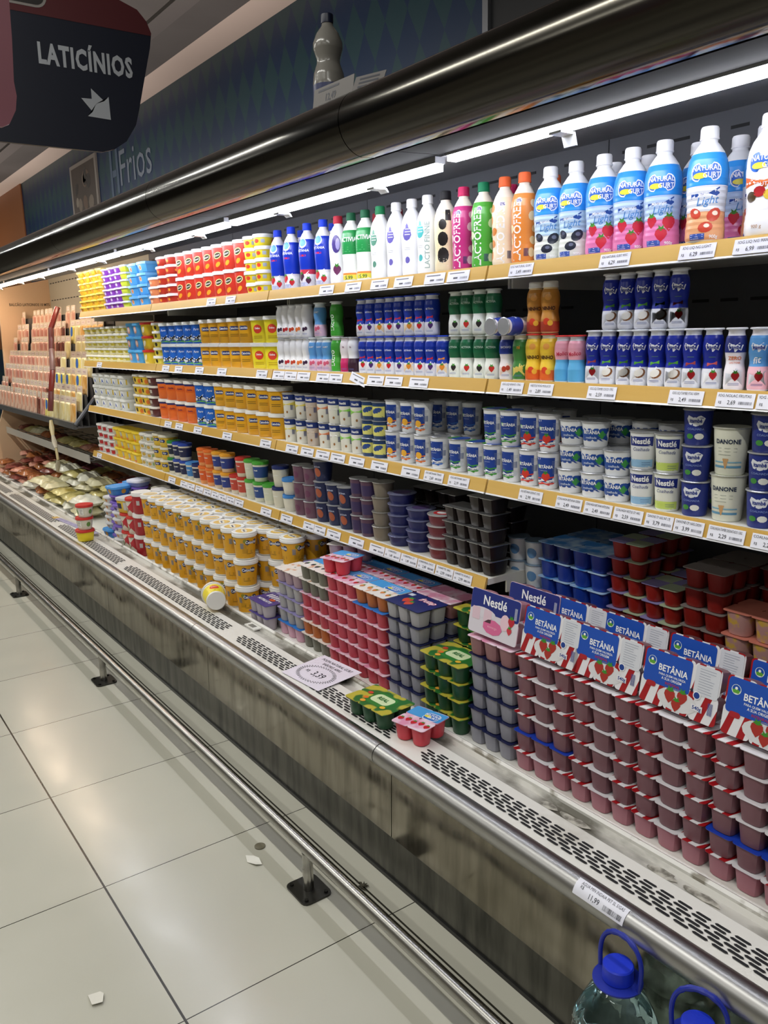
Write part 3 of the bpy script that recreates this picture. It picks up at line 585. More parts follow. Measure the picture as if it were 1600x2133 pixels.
T_ors = tub('margarine_tub', 0.050, 0.055, 0.045, '#e58a5a', '#ececea', multi(lambda d, mk: P(d, mk(0, 0.018), Ep(0, 0, 0.012, 0.007, 10), C('#f4c9a0'), 1, 2), (0, 1.2, 2.4)), lidh=0.010, n=3)
T_ys = tub('margarine_tub', 0.036, 0.0395, 0.045, '#e8d22c', '#e8e8e4', multi(lambda d, mk: (P(d, mk(0, 0.018), Ep(0, 0, 0.012, 0.008, 10), C('#d8432c'), 1, 2), P(d, mk(0, 0.018), Rc(0.028, 0, 0.016, 0.014), C('#a8adb8'), 1, 2)), (0, 2.1, 4.2)), lidh=0.012)
T_bluebig = tub('margarine_tub', 0.060, 0.0665, 0.056, '#4f9fdc', '#6db2e6', multi(lambda d, mk: (P(d, mk(0, 0.026), Ep(0, 0, 0.016, 0.013, 12), C('#f0c8a0'), 1, 2), P(d, mk(0, 0.026), Ep(0, 0, 0.010, 0.008, 10), C('#e07a40'), 2, 2)), (0, pi/2)), n=5, sy=0.09, lidh=0.012)
T_yel = tub('margarine_tub', 0.048, 0.053, 0.0345, '#f0cb40', '#f3d96a', multi(lambda d, mk: P(d, mk(0, 0.014), Rc(0, 0, 0.03, 0.014), C('#e8a030'), 1, 2), (0, pi/2, 1.0)), n=5, sy=0.07, lidh=0.008)
T_pur = tub('margarine_tub', 0.042, 0.046, 0.038, '#8a3fb0', '#dcd0ea', multi(lambda d, mk: P(d, mk(0, 0.016), Rc(0, 0, 0.024, 0.014), C('#e6d8ee'), 1, 2), (0, pi/2)), n=5, sy=0.07, lidh=0.008)
T_yg = tub('margarine_tub', 0.048, 0.053, 0.038, '#c9d23c', '#d8dce2', None, n=5, sy=0.07, lidh=0.008)
T_pale = tub('margarine_tub', 0.048, 0.053, 0.041, '#d9c94a', '#eceade', multi(lambda d, mk: P(d, mk(0, 0.016), Ep(0, 0, 0.014, 0.009, 10), C('#efe6a8'), 1, 2), (0, 1.1, 2.2)), bands=((0.004, 0.012, '#e6dfc0'),), lidh=0.011)
T_bsq = tub('margarine_tub', 0.046, 0.052, 0.072, '#4fa3dc', '#5aaee4', multi(lambda d, mk: (P(d, mk(0, 0.034), Ep(0, 0, 0.019, 0.020, 14), C('#e89a78'), 1, 3), P(d, mk(0, 0.036), Ep(0, 0, 0.013, 0.012, 12), C('#f4ded2'), 2, 2)), (0, pi/2)), n=4, lidh=0.012)
T_yr = tub('margarine_tub', 0.046, 0.052, 0.072, '#e6c62c', '#c9342c', multi(lambda d, mk: P(d, mk(0, 0.034), Ep(0, 0, 0.020, 0.012, 12, 0.7), C('#efe9d8'), 1, 3), (0, pi/2)), n=4, lidh=0.010)
T_wy = tub('margarine_tub', 0.038, 0.043, 0.042, '#e3cf46', '#eceae4', multi(lambda d, mk: P(d, mk(0, 0.016), Ep(0, 0, 0.008, 0.010, 10), C('#2a2620'), 1, 2), (0, 1.6, 3.2)), lidh=0.011)
def a_cow(d, mk):
    P(d, mk(0, 0.022), [(-0.06, -0.018), (0.06, -0.018), (0.06, 0.010), (0.02, 0.022), (-0.02, 0.014), (-0.06, 0.004)], C('#e9eef2'), 1, 5); P(d, mk(0, 0.01), [(-0.06, -0.007), (0.06, -0.007), (0.06, 0.002), (0.02, 0.008), (-0.02, 0.002), (-0.06, 0.004)], C('#5fae48'), 2, 5)
    mp = mk(0.0, 0.028); P(d, mp, Rc(0, 0, 0.022, 0.010), C('#1c1c1e'), 3, 2); P(d, mp, Rc(-0.008, -0.008, 0.004, 0.010), C('#1c1c1e'), 3, 1); P(d, mp, Rc(0.008, -0.008, 0.004, 0.010), C('#1c1c1e'), 3, 1); P(d, mp, Ep(0.013, 0.006, 0.005, 0.005, 8), C('#1c1c1e'), 3, 1); P(d, mp, Ep(-0.002, 0.001, 0.004, 0.003, 8), W, 4, 1)
    T(d, mk(0, 0.066), 'Puro', 0.015, C('#dfe9f6'), 0, 0, 0.05, 1, 0.02, 0.3)
T_cow = tub('spread_tub', 0.041, 0.0455, 0.103, '#1f62c4', '#e6e8e6', multi(a_cow, (0, pi/2+0.5)), lidh=0.013, n=2.4)
T_cat = tub('spread_tub', 0.041, 0.0455, 0.105, '#e0a51e', '#e8e7e2', multi(a_logo('Catoch\u00e9s', '#e8ecf6', '#26356f', 0.013, 0.062, 0.044, 0.018, lambda d, mk: lines(d, mk(0, 0.036), 0, 0, 0.04, 2, 0.007, C('#5a4a20'), 3, 0.0018)), (0, pi/2+0.4)), lidh=0.014, n=2.8)
def a_del(d, mk): mp = mk(0, 0.055); P(d, mp, Ep(0, 0, 0.020, 0.018, 14), C('#d9432f'), 1, 3); T(d, mp, 'Deline', 0.010, W, 0, 0.003, 0, 0.9, 0.03); lines(d, mk(0, 0.026), 0, 0, 0.04, 2, 0.007, C('#b08a1c'), 2, 0.002)
T_del = tub('spread_tub', 0.046, 0.051, 0.105, '#eddb2a', '#e8e8e4', multi(a_del, (0, pi/2+0.4)), lidh=0.013, n=2.8)
T_wh = tub('spread_tub', 0.051, 0.057, 0.068, '#d9dbd6', '#e3e4e0', multi(lambda d, mk: (P(d, mk(0, 0.03), Ep(0, 0, 0.016, 0.018, 12), C('#eceef0'), 1, 2), P(d, mk(0, 0.026), [(-0.01, -0.012), (0.01, -0.012), (0.0, 0.014)], C('#2f55b0'), 2, 1), P(d, mk(0.7, 0.03), Rc(0, 0, 0.008, 0.03), C('#d8b93a'), 1, 1)), (0, pi/2)), lidh=0.014)
T_yb = tub('spread_tub', 0.046, 0.052, 0.055, '#e4c33a', '#e6e2d8', multi(lambda d, mk: (P(d, mk(0, 0.024), Rc(0, 0, 0.022, 0.020), C('#2a2022'), 1, 2), P(d, mk(0.8, 0.018), Ep(0, 0, 0.012, 0.012, 10), C('#e0792c'), 1, 2)), (0, pi/2)), n=4, lidh=0.010)
T_bb = tub('spread_tub', 0.046, 0.052, 0.055, '#5a2a2c', '#e6e2d8', multi(lambda d, mk: P(d, mk(0, 0.024), Rc(0, 0, 0.030, 0.018), C('#c7bdb0'), 1, 2), (0, pi/2)), n=4, lidh=0.010)
T_or = tub('spread_tub', 0.044, 0.049, 0.103, '#e8702a', '#eae8e4', multi(lambda d, mk: (P(d, mk(0, 0.055), Rc(0, 0, 0.05, 0.012), C('#dd5f20'), 1, 3), T(d, mk(0, 0.06), 'Qualita', 0.011, C('#5a2050'), 0, 0, 0, 0.9, 0.02)), (0, pi/2)), bands=((0.078, 0.09, '#33306e'),), lidh=0.013, n=2.6)
T_wr = tub('spread_tub', 0.046, 0.050, 0.045, '#d8d4d0', '#e6e4e2', multi(lambda d, mk: P(d, mk(0, 0.018), Rc(0, 0, 0.03, 0.022), C('#b5272c'), 1, 2), (0, pi/2, pi)), lidh=0.010)
T_ysq = tub('spread_tub', 0.048, 0.054, 0.060, '#edc93a', '#f0d23c', multi(lambda d, mk: (P(d, mk(0, 0.028), Ep(0, 0, 0.014, 0.016, 12), C('#b8bcae'), 1, 2), P(d, mk(0, 0.012), Ep(0, 0, 0.018, 0.008, 10), C('#e57a2c'), 1, 2)), (0, pi/2)), n=4, lidh=0.009)
T_w4 = tub('spread_tub', 0.041, 0.0445, 0.046, '#dcd9cc', '#e9e8e2', multi(lambda d, mk: (P(d, mk(0, 0.019), Ep(0, 0, 0.013, 0.009, 12), C('#c9a64a'), 1, 2), P(d, mk(0.6, 0.019), Rc(0, 0, 0.012, 0.016), C('#8fae78'), 1, 1)), (0, 1.6)), lidh=0.011)
T_yb3 = tub('spread_tub', 0.044, 0.050, 0.066, '#dcb93a', '#ddd9c8', multi(a_logo('Vigor', '#e8ecf6', '#20306e', 0.012, 0.034, 0.04, 0.018), (0, 1.7)), lidh=0.011)
# --- cups
def glass(lid, lab, body='#e6e0cc', txt=None, h=0.088):
    return tub('cheese_spread_cup', 0.028, 0.035, h, body, lid, multi(a_logo(txt or 'Requeijao', '#f0f0ea', None, 0.0085, 0.05), (0, pi)), bands=((0.018, 0.066*h/0.088, lab),), lidh=0.011, over=0.002)
G_dk = glass('#1c2a66', '#23284e'); G_gn = glass('#2d8a3c', '#20283e'); G_bl = glass('#2846a8', '#23284e'); G_lb = glass('#4a90d8', '#3f7fc0'); G_or = glass('#e8742c', '#dc5f24', '#e8a060'); G_oy = glass('#eba52c', '#2d3f8c', '#dfc9a8'); G_rd = glass('#c8342c', '#c44a3c', '#e3d9c4', 'Tirolez'); G_gr = glass('#4aa63a', '#d8dcc8', '#e2e0cc'); G_gb = glass('#4aa63a', '#2a4a8c', '#e2e0cc', 'Nestl\u00e9'); G_da = glass('#3f86d0', '#e3e0d2', '#e0ddd0', 'DANONE', 0.068); G_bw = glass('#1c2a66', '#dcd8c6', '#dcd8c6')
def cup(body, bands, art, h=0.1, r0=0.0255, r1=0.0312, lid='#c9cbd0', lidmat=None, lidart=None):
    return tub('yogurt_cup', r0, r1, h, body, lid, multi(art) if art else None, bands=bands, lidh=0.0035, over=0.003, foil=True, capmat=lidmat or C(lid, 0.25, 0.6), lidart=lidart)
def a_cb(col, shape='stripe', txt='BET\u00c2NIA', fruit=None):
    def f(d, mk):
        P(d, mk(-0.15, 0.052), Rc(0, 0, 0.058, 0.066), C('#1d3f94'), 1, 4); T(d, mk(-0.15, 0.06), txt, 0.0115, W, 0.004, 0, 0, 0.9, 0.03); P(d, mk(-0.65, 0.062), Ep(0, 0, 0.004, 0.005, 8), C('#6fc04a'), 3, 1); lines(d, mk(-0.15, 0.05), 0, 0, 0.02, 1, 0.004, C('#c9d4ec'))
        for k in range(3): P(d, mk(-0.1, 0.012+0.008*k), [(-0.026, -0.002), (-0.008, 0.004), (0.012, -0.002), (0.026, 0.003), (0.026, 0.007), (0.012, 0.002), (-0.008, 0.008), (-0.026, 0.002)], C(col if k % 2 == 0 else '#eef0f2'), 3+k % 2, 3)
        if fruit == 'berry': berry(d, mk(0.05, 0.034), 0, 0, 0.012, 5, '#d4392c')
        elif fruit: P(d, mk(0.05, 0.034), Ep(0, 0, 0.011, 0.011, 12), C(fruit), 5, 2)
        bars(d, mk(0.95, 0.05), 0, 0, 0.016, 0.018, 8, C('#5a6c9c'), 3); lines(d, mk(0.95, 0.075), 0, 0, 0.02, 4, 0.004, C('#9aa6c0')); P(d, mk(0.95, 0.025), Ep(0, 0, 0.008, 0.008, 12), C('#c6cdd6'), 3, 1)
    return f
K_bo = cup('#e8eaee', (), a_cb('#e5722c', fruit='#efb23a')); K_bb = cup('#e8eaee', (), a_cb('#2f6ac0')); K_bg = cup('#e8eaee', (), a_cb('#3f9a38'), lidart=lambda c, mp: (P(c, mp, Ep(0.008, 0, 0.026, 0.032, 14), C('#2755b8'), 1, 1), P(c, mp, Ep(-0.022, 0, 0.010, 0.026, 12), C('#4aa542'), 2, 1))); K_br = cup('#ececf0', (), a_cb('#d4392c', fruit='berry'))
def a_coal(d, mk):
    P(d, mk(0, 0.031), Rc(0, 0, 0.088, 0.032), C('#1d4a9c'), 1, 6); P(d, mk(0.75, 0.031), [(-0.011, 0), (0, -0.011), (0.011, 0), (0, 0.011)], C('#3f9a48'), 3, 1); P(d, mk(1.15, 0.031), [(0.012, -0.016), (0.012, 0.016), (0, 0.0)], C('#e8ecf0'), 3, 1); T(d, mk(0, 0.037), 'BET\u00c2NIA', 0.012, W, -0.004, 0, 0, 0.9, 0.03); T(d, mk(0, 0.024), 'coalhada', 0.008, C('#d6e2f4'), -0.004, 0, 0, 1, 0.01)
K_co = cup('#e8eaee', (), a_coal, 0.063, 0.029, 0.0345)
def a_nes(low): 
    def f(d, mk): P(d, mk(0, 0.066), Rc(0, 0, 0.06, 0.022), C('#22307e'), 1, 4); T(d, mk(0, 0.066), 'Nestl\u00e9', 0.018, W, 0, 0, 0, 0.9, 0.03); T(d, mk(0, 0.047), 'Coalhada', 0.011, C('#24377e'), 0, 0, 0, 0.95, 0.0, 0.3); P(d, mk(0, 0.014), Rc(0, 0, 0.06, 0.018), C(low), 1, 4); lines(d, mk(0.5, 0.016), 0, 0, 0.02, 2, 0.005, C('#34508c'), 3)
    return f
K_n1 = cup('#e6e8ea', (), a_nes('#8fb9dc'), 0.089, 0.026, 0.0315); K_n2 = cup('#e8eadf', (), a_nes('#c4d86a'), 0.089, 0.026, 0.0315)
def a_itc(d, mk): P(d, mk(0, 0.054), [(-0.020, 0.004), (-0.016, 0.012), (-0.005, 0.007), (0.010, 0.012), (0.020, 0.006), (0.014, -0.008), (0, -0.012), (-0.014, -0.008)], C('#dfe2ea'), 1, 2); T(d, mk(0, 0.054), 'itamb\u00e9', 0.012, C('#1b2f86'), 0, 0, 0, 0.8, 0.03); T(d, mk(0, 0.036), 'COALHADA', 0.0065, C('#7f92cc')); P(d, mk(0, 0.02), Ep(0.008, 0, 0.010, 0.007, 10), C('#dfe0da'), 1, 2); P(d, mk(0, 0.02), Ep(-0.012, 0, 0.008, 0.006, 10), C('#3f8a3c'), 1, 2)
K_it = cup('#1b2c80', (), a_itc, 0.079, 0.0265, 0.031)
def a_dan(d, mk): T(d, mk(0, 0.072), 'DANONE', 0.013, C('#23304c'), 0, 0, 0, 0.95, 0.03); lines(d, mk(0, 0.058), 0, 0, 0.04, 3, 0.007, C('#8a8f88')); P(d, mk(0, 0.018), Rc(0, 0, 0.06, 0.005), C('#5f94b4'), 1, 4); P(d, mk(0, 0.028), Rc(0, 0, 0.06, 0.003), C('#7fb0c6'), 1, 4); P(d, mk(-0.1, 0.026), [(-0.006, 0.01), (0.006, 0.01), (0.001, -0.012), (-0.001, -0.012)], C('#c49a6a'), 3, 1)
K_da = cup('#dfe0d0', (), a_dan, 0.102, 0.030, 0.0365, '#e6e8dc')
def a_ny(col): 
    def f(d, mk): T(d, mk(0, 0.078), 'Nestl\u00e9', 0.012, W, 0, 0, 0, 0.9, 0.03); P(d, mk(0, 0.045), [(-0.05, 0.02), (0.05, 0.02), (0.05, 0.0), (-0.05, -0.014)], C(col), 1, 5); P(d, mk(0.2, 0.022), Ep(0, 0, 0.004, 0.005, 8), C('#9a6a3a'), 2, 1); bars(d, mk(0.9, 0.04), 0, 0, 0.012, 0.02, 6, C('#2a3c80'), 3)
    return f
def NY(col, body='#e6e4da'): return cup(body, ((0.068, 0.09, '#1f3478'),), a_ny(col), 0.096, 0.0265, 0.0305)
K_ny = NY('#e6d566'); K_nbr = NY('#c9b9a8', '#c9bcb0'); K_nor = NY('#e0875a'); K_nwh = NY('#e6e2e0'); K_ngr = NY('#8fcf5a')
def a_vig(d, mk): P(d, mk(0, 0.03), Rc(0, 0, 0.058, 0.036), C('#e0dc7a'), 1, 4); P(d, mk(0, 0.034), Ep(0, 0, 0.020, 0.009, 12, 0.3), C('#2c4a8c'), 2, 3)
K_vi = cup('#23406e', (), a_vig, 0.063, 0.0275, 0.0305, '#b9bfca')
def a_pud(col): return lambda d, mk: (P(d, mk(0, 0.035), Ep(0, 0, 0.014, 0.018, 12, 0.4), C(col), 1, 3), T(d, mk(0, 0.056), 'BET\u00c2NIA', 0.008, C('#c9cfe6'), 0, 0, 0, 0.9, 0.02))
K_pu = cup('#6d4b5e', (), lambda d, mk: P(d, mk(0, 0.03), Ep(0, 0, 0.015, 0.014, 12), C('#6a3a58'), 1, 3), 0.067, 0.032, 0.037); K_pud = cup('#5a3c52', ((0.012, 0.05, '#3a2c58'),), None, 0.067, 0.026, 0.031)
K_ch = cup('#1c2550', (), a_pud('#a8563a'), 0.079, 0.031, 0.038); K_bei = cup('#7d7366', (), None, 0.051, 0.031, 0.037, '#b5b3ae')
K_fl = cup('#161b5a', (), None, 0.0355, 0.040, 0.047, '#8c90b8', lidart=lambda c, mp: P(c, mp, Ep(0, 0, 0.03, 0.03, 14), C('#4a3a6a'), 1, 1)); K_flr = cup('#6f1d2b', (), None, 0.0355, 0.040, 0.047, '#d8d8dc', lidart=lambda c, mp: (P(c, mp, Ep(0, 0, 0.03, 0.03, 14), C('#c8343c'), 1, 1), P(c, mp, Ep(0, 0, 0.018, 0.018, 12), C('#e8e6ea'), 2, 1)))
BR = tray('dessert_pack', 2, 1, 0.055, 0.085, 0.046, '#1e1411', M_silver, 5, cat='dessert pack'); BRS = tray('dessert_pack', 1, 1, 0.085, 0.085, 0.046, '#1a110e', M_silver, 4, cat='dessert pack')
# --- six-cup trays
TW, TD = 0.1875, 0.122
def art_bet(d, mp, w_, h_):
    P(d, mp, RR(w_*0.62, h_*0.60, 0.008, 3, -w_*0.17, h_*0.18), C('#1f4fb0'), 1, 1)
    leafmark(d, mp, -w_*0.385, h_*0.28, 0.0105, 2); T(d, mp, 'BET\u00c2NIA', 0.020, W, -w_*0.10, h_*0.20, 0, 0.9, 0.02); T(d, mp, 'PARA QUEM VALORIZA', 0.0070, W, -w_*0.10, h_*0.09, 0, 0.9); T(d, mp, 'A SUA ORIGEM', 0.0082, W, -w_*0.10, h_*0.025, 0, 0.9); T(d, mp, 'INTEGRAL', 0.008, C('#b5262b'), -w_*0.08, -h_*0.05)
    P(d, mp, Ep(-w_*0.0, -h_*0.28, w_*0.26, h_*0.2, 16), C('#d9d8da'), 1, 1)
    for u, v, r in ((-0.018, -0.028, 0.015), (0.012, -0.024, 0.014), (0.0, -0.044, 0.013)): berry(d, mp, u, v, r, 3, '#a8322a')
    P(d, mp, RR(w_*0.30, h_*0.52, 0.006, 3, w_*0.335, h_*0.22), C('#d3d5dc'), 2, 1); lines(d, mp, w_*0.335, h_*0.42, w_*0.2, 10, 0.0055, C('#8b93a8'), 4)
    P(d, mp, Ep(w_*0.24, -h_*0.06, 0.009, 0.009, 14), W, 5, 1); P(d, mp, Ep(w_*0.24, -h_*0.06, 0.007, 0.007, 14), C('#1f3f8c'), 6, 1); T(d, mp, '540g', 0.011, C('#1f3f8c'), w_*0.26, -h_*0.28, 0, 1, 0.02, 0, 5); P(d, mp, Rc(w_*0.26, -h_*0.28, 0.026, 0.013), C('#e4e2e6'), 4, 1); bars(d, mp, w_*0.42, -h_*0.22, 0.012, 0.026, 9, C('#3c4a8c'), 5)
    P(d, mp, RR(0.024, 0.012, 0.005, 2, -w_*0.36, -h_*0.14), C('#a8242c'), 3, 1)
def art_nes(d, mp, w_, h_):
    P(d, mp, RR(w_*0.99, h_*0.99, 0.008, 3), C('#d9d3dc'), 1, 1); P(d, mp, RR(w_*0.99, h_*0.48, 0.008, 3, 0, h_*0.25), C('#22307c'), 2, 1); P(d, mp, Ep(-w_*0.22, 0.0, w_*0.26, h_*0.12, 16), C('#d9d3dc'), 3, 1)
    T(d, mp, 'Nestl\u00e9', 0.036, W, 0.0, h_*0.28, 0, 0.95, 0.02, 0, 4); P(d, mp, Ep(0, -h_*0.26, w_*0.2, h_*0.17, 9), C('#d86a98'), 4, 1); T(d, mp, 'morango', 0.010, C('#f0b8cc'), 0, -h_*0.26, 0, 1, 0, 0, 5); P(d, mp, Ep(w_*0.24, -h_*0.06, 0.017, 0.022, 14), C('#e6c4d0'), 5, 1); berry(d, mp, w_*0.36, h_*0.0, 0.013, 6, '#b82a38'); berry(d, mp, w_*0.34, -h_*0.2, 0.010, 6, '#c83a48'); bars(d, mp, w_*0.43, h_*0.2, 0.010, 0.032, 9, C('#c9cde0'), 5)
    for k in range(2): P(d, mp, RR(0.030, 0.034, 0.003, 2, -w_*(0.36-0.24*k), -h_*0.05), C('#dcc0cc'), 4, 1)
def art_ngt(base, fr):
    def f(d, mp, w_, h_):
        P(d, mp, RR(w_*0.99, h_*0.44, 0.006, 2, 0, h_*0.26), C('#4a9ad8'), 1, 1)
        for k in range(5): berry(d, mp, -w_*0.4+k*w_*0.2, -h_*0.25+0.006*(k % 2), 0.010, 2, fr)
        P(d, mp, RR(w_*0.42, h_*0.34, 0.012, 3, w_*0.18, h_*0.2), C('#e9eef6'), 3, 1); P(d, mp, RR(w_*0.39, h_*0.29, 0.010, 3, w_*0.18, h_*0.2), C('#2d6fc4'), 4, 1); P(d, mp, Ep(w_*0.08, h_*0.18, 0.012, 0.006, 12), C('#e9d83e'), 5, 1); T(d, mp, 'NATURAL', 0.0135, W, w_*0.19, h_*0.26, 0, 0.9, 0.03, 0, 6); T(d, mp, 'GURT', 0.0135, W, w_*0.23, h_*0.15, 0, 0.9, 0.03, 0, 6)
    return f
def art_fru(d, mp, w_, h_): P(d, mp, RR(w_*0.99, h_*0.99, 0.007, 3), C('#1c2560'), 1, 1); T(d, mp, 'frutap', 0.034, C('#d8344c'), w_*0.14, h_*0.24, 0, 0.9, 0.05, 0.2, 2); T(d, mp, 'frutap', 0.034, C('#f0e8ec'), w_*0.14, h_*0.24, 0, 0.9, 0.01, 0.2, 3); berry(d, mp, -w_*0.2, -h_*0.05, 0.02, 4, '#c8452f'); berry(d, mp, -w_*0.04, -h_*0.2, 0.017, 4, '#c8452f'); P(d, mp, Rc(-w_*0.38, h_*0.3, 0.024, 0.018), C('#c8cdd8'), 4, 1)
def art_grn(d, mp, w_, h_):
    P(d, mp, RR(w_*0.5, h_*0.6, 0.02, 4, 0.01, 0.0), C('#2f7d33'), 1, 1); P(d, mp, RR(w_*0.42, h_*0.4, 0.016, 4, 0.01, 0.004), C('#cfe0b0'), 2, 1); T(d, mp, 'REAL', 0.022, C('#2c6c34'), 0.01, 0.006, 0, 0.9, 0.04, 0, 4)
    for u, v, c in ((-0.04, -0.02, '#d8742c'), (-0.055, 0.01, '#c8452f'), (0.05, -0.03, '#e3b53a'), (-0.03, -0.04, '#e8a23a')): P(d, mp, Ep(u, v, 0.010, 0.008, 10), C(c), 5, 1)
def art_wb(d, mp, w_, h_):
    for k in range(6): P(d, mp, Rc(-w_*0.3+0.02*k, h_*0.2, 0.010, 0.030), W, 1, 1)
    T(d, mp, 'NUTRILATTE', 0.020, W, 0, -h_*0.2, 0, 0.9, 0.03); P(d, mp, Ep(0.02, 0.0, 0.02, 0.01, 12), C('#c8592f'), 2, 1)
Z6 = 0.0525
M_w2 = C('#dcd9de', 0.3); M_navyl = C('#191e44', 0.25); M_blul = C('#2f7ad0', 0.3); M_blue2 = C('#1f3fb0', 0.3)
t_bet = tray('yogurt_six_pack', 3, 2, TW/3, TD/2, Z6, '#7b535b', M_candy, lidmats=[M_candy, M_w2]); t_betx = tray('yogurt_six_pack', 3, 2, TW/3, TD/2, Z6, '#7b535b', M_blue2)
t_betp = tray('yogurt_six_pack', 3, 2, TW/3, TD/2, Z6, '#a56a76', M_w2, lidmats=[M_candy, M_w2]); t_bets = tray('yogurt_six_pack', 3, 2, TW/3, TD/2, Z6, '#7b535b', M_candy, lidart=art_bet); t_ness = tray('yogurt_six_pack', 3, 2, TW/3, TD/2, Z6, '#b07a86', C('#d8b2c4', 0.3), lidart=art_nes)
t_nest = tray('yogurt_six_pack', 3, 2, 0.058, TD/2, Z6, '#8f6468', M_pinkfoil); t_gry = tray('yogurt_six_pack', 3, 2, 0.058, TD/2, Z6, '#8f8f9a', M_navyl); t_fru = tray('yogurt_six_pack', 3, 2, 0.058, TD/2, Z6, '#a3a1a6', M_navyl, lidart=art_fru)
t_cor = tray('yogurt_six_pack', 3, 2, 0.0595, TD/2, Z6, '#b53a48', M_pinkfoil, 2.6, lidart=art_ngt('#d98fae', '#c3202b')); t_corb = tray('yogurt_six_pack', 3, 2, 0.0595, TD/2, Z6, '#b53a48', M_blul, 2.6)
t_orn = tray('yogurt_six_pack', 3, 2, 0.0595, TD/2, Z6, '#b5622a', M_creamfoil, 2.6, lidart=art_ngt('#d98fae', '#d8823a')); t_oli = tray('yogurt_six_pack', 3, 2, 0.0595, TD/2, Z6, '#68675a', M_creamfoil, 2.6, lidart=art_ngt('#d98fae', '#3a3040'))
t_lil = tray('yogurt_six_pack', 3, 2, 0.0595, TD/2, Z6, '#a88f98', M_creamfoil, 3); t_lgr = tray('yogurt_six_pack', 3, 2, 0.0595, TD/2, Z6, '#a6a4a4', C('#8f88b8', 0.3), 3); t_lpk = tray('yogurt_six_pack', 3, 2, 0.0595, TD/2, Z6, '#c89aac', M_blul, 3)
t_sml = tray('yogurt_six_pack', 3, 2, 0.052, TD/2, Z6, '#b0a8ae', C('#4a3f86', 0.3), 3, lidart=art_wb); t_grn = tray('yogurt_six_pack', 3, 2, TW/3, TD/2, Z6, '#17492a', M_greenlid, 2.2, lidart=art_grn); t_cor4 = tray('yogurt_four_pack', 2, 2, 0.058, TD/2, Z6, '#cc3a48', M_pinkfoil, 2.4, lidart=art_ngt('#d98fae', '#c3202b'))
t_blu = tray('petit_cheese_pack', 2, 2, 0.060, 0.060, 0.0515, '#1a3898', M_bluefoil, 3.2)
t_red = tray('petit_cheese_pack', 2, 2, 0.0545, 0.0545, 0.0455, '#8e1f18', C('#9a8fb8', 0.3), 2.3, taper=0.76, lidmats=[C('#8c86b8', 0.3), C('#a8b89c', 0.3)]); t_redd = tray('petit_cheese_pack', 2, 2, 0.058, 0.058, 0.0485, '#7d1a14', M_darkfoil, 3.4)
t_blup = tray('petit_cheese_pack', 2, 2, 0.060, 0.060, 0.0515, '#1c2c6c', M_bluefoil, 3.2)
t_clr = tray('dessert_pack', 2, 2, 0.07, 0.06, 0.058, noisy('pink_corn_mix', '#b48a86', '#c9a44a', 40, 0.3, (0.5, 0.6)), C('#c87a6a', 0.3), 3, cat='dessert pack')
K_wb = cup('#cfd4da', (), lambda d, mk: P(d, mk(0, 0.035), Ep(0, 0, 0.016, 0.016, 12), C('#5a86b4'), 1, 3), 0.07, 0.026, 0.031, '#8fa8c0')
# ================================================================== SHELF RUNS
SHN = {1: 'top shelf', 2: 'second shelf', 3: 'third shelf', 4: 'fourth shelf'}
def run(s_, x0, x1, n, layers, kinds, desc, group, rz=0.3, y=None, rows=1, jit=0.12, where='', r=None, gap=0.006, desc2=None, seed=0):
    """n across between x0 and x1, stacked in layers; kinds: one kind or a function/list per column"""
    rn = random.Random(int(abs(x0)*1000)+s_*7+seed); p = (x1-x0)/n; z0 = ZS[s_]+0.0005
    for j in range(rows):
        for i in range(n):
            K = kinds[i % len(kinds)] if isinstance(kinds, list) else kinds
            z = z0; nl = layers[i] if isinstance(layers, (list, tuple)) else layers
            me = K.parts[0][1]; rad = max(abs(v.co.y) for v in me.vertices)+gap
            yy = (y if y is not None else 1.592+rad)+j*(rad*2+0.004)
            for l in range(nl):
                d_ = desc[i % len(desc)] if isinstance(desc, list) else desc
                pl = []
                if n > 1: pl.append(ORD[i]+' from left')
                if nl > 1: pl.append(layer(l, nl))
                pl.append(SHN[s_]+(' back row' if j else ''))
                K.put(x0+p*(i+0.5)+rn.uniform(-1, 1)*0.002, yy+rn.uniform(-1, 1)*0.003, z, rz+rn.uniform(-jit, jit), d_+', '+', '.join(pl), group)
                z += K.h+0.0004
SQ = dict(rz=0.0, jit=0.03)
# top shelf
run(1, -5.54, -5.06, 4, 7, T_yel, 'bright yellow rectangular tub', 'yellow rectangular tubs on the top shelf', rows=2, **SQ)
run(1, -5.05, -4.745, 3, 6, T_pur, 'purple rectangular tub', 'purple tubs on the top shelf', rows=2, **SQ)
run(1, -4.745, -4.63, 1, 6, T_yg, 'lime yellow tub', 'lime tubs on the top shelf', rows=2, **SQ)
run(1, -4.62, -4.335, 2, 4, T_bluebig, 'large light blue margarine tub', 'large blue tubs on the top shelf', **SQ)
run(1, -4.32, -3.965, 3, [3, 5, 5], [T_ors, T_reds, T_reds], ['orange short tub', 'dark red short tub', 'dark red short tub'], 'short red tubs on the top shelf', **SQ)
run(1, -3.96, -3.225, 7, 2, T_red, 'tall red tub with white lid', 'tall red tubs on the top shelf', rz=0.45)
run(1, -3.22, -3.04, 2, 5, T_ys, 'short yellow tub with grey lid', 'short yellow tubs on the top shelf', rz=0.3)
run(1, -3.02, -2.57, 4, 1, [B_blue, B_blue, B_blue2, B_blue], 'large blue yogurt bottle with blue cap', 'blue capped bottles on the top shelf', rz=0.35)
run(1, -2.565, -2.49, 1, 1, B_plum, 'white bottle with red cap beside blue bottles', None, rz=0.7)
run(1, -2.485, -2.325, 2, 1, B_act, 'white bottle with green sleeve and dark green cap', 'green sleeved bottles on the top shelf', rz=0.5)
run(1, -2.322, -2.235, 1, 1, B_wg, 'plain white bottle with green cap', None, rz=0.1)
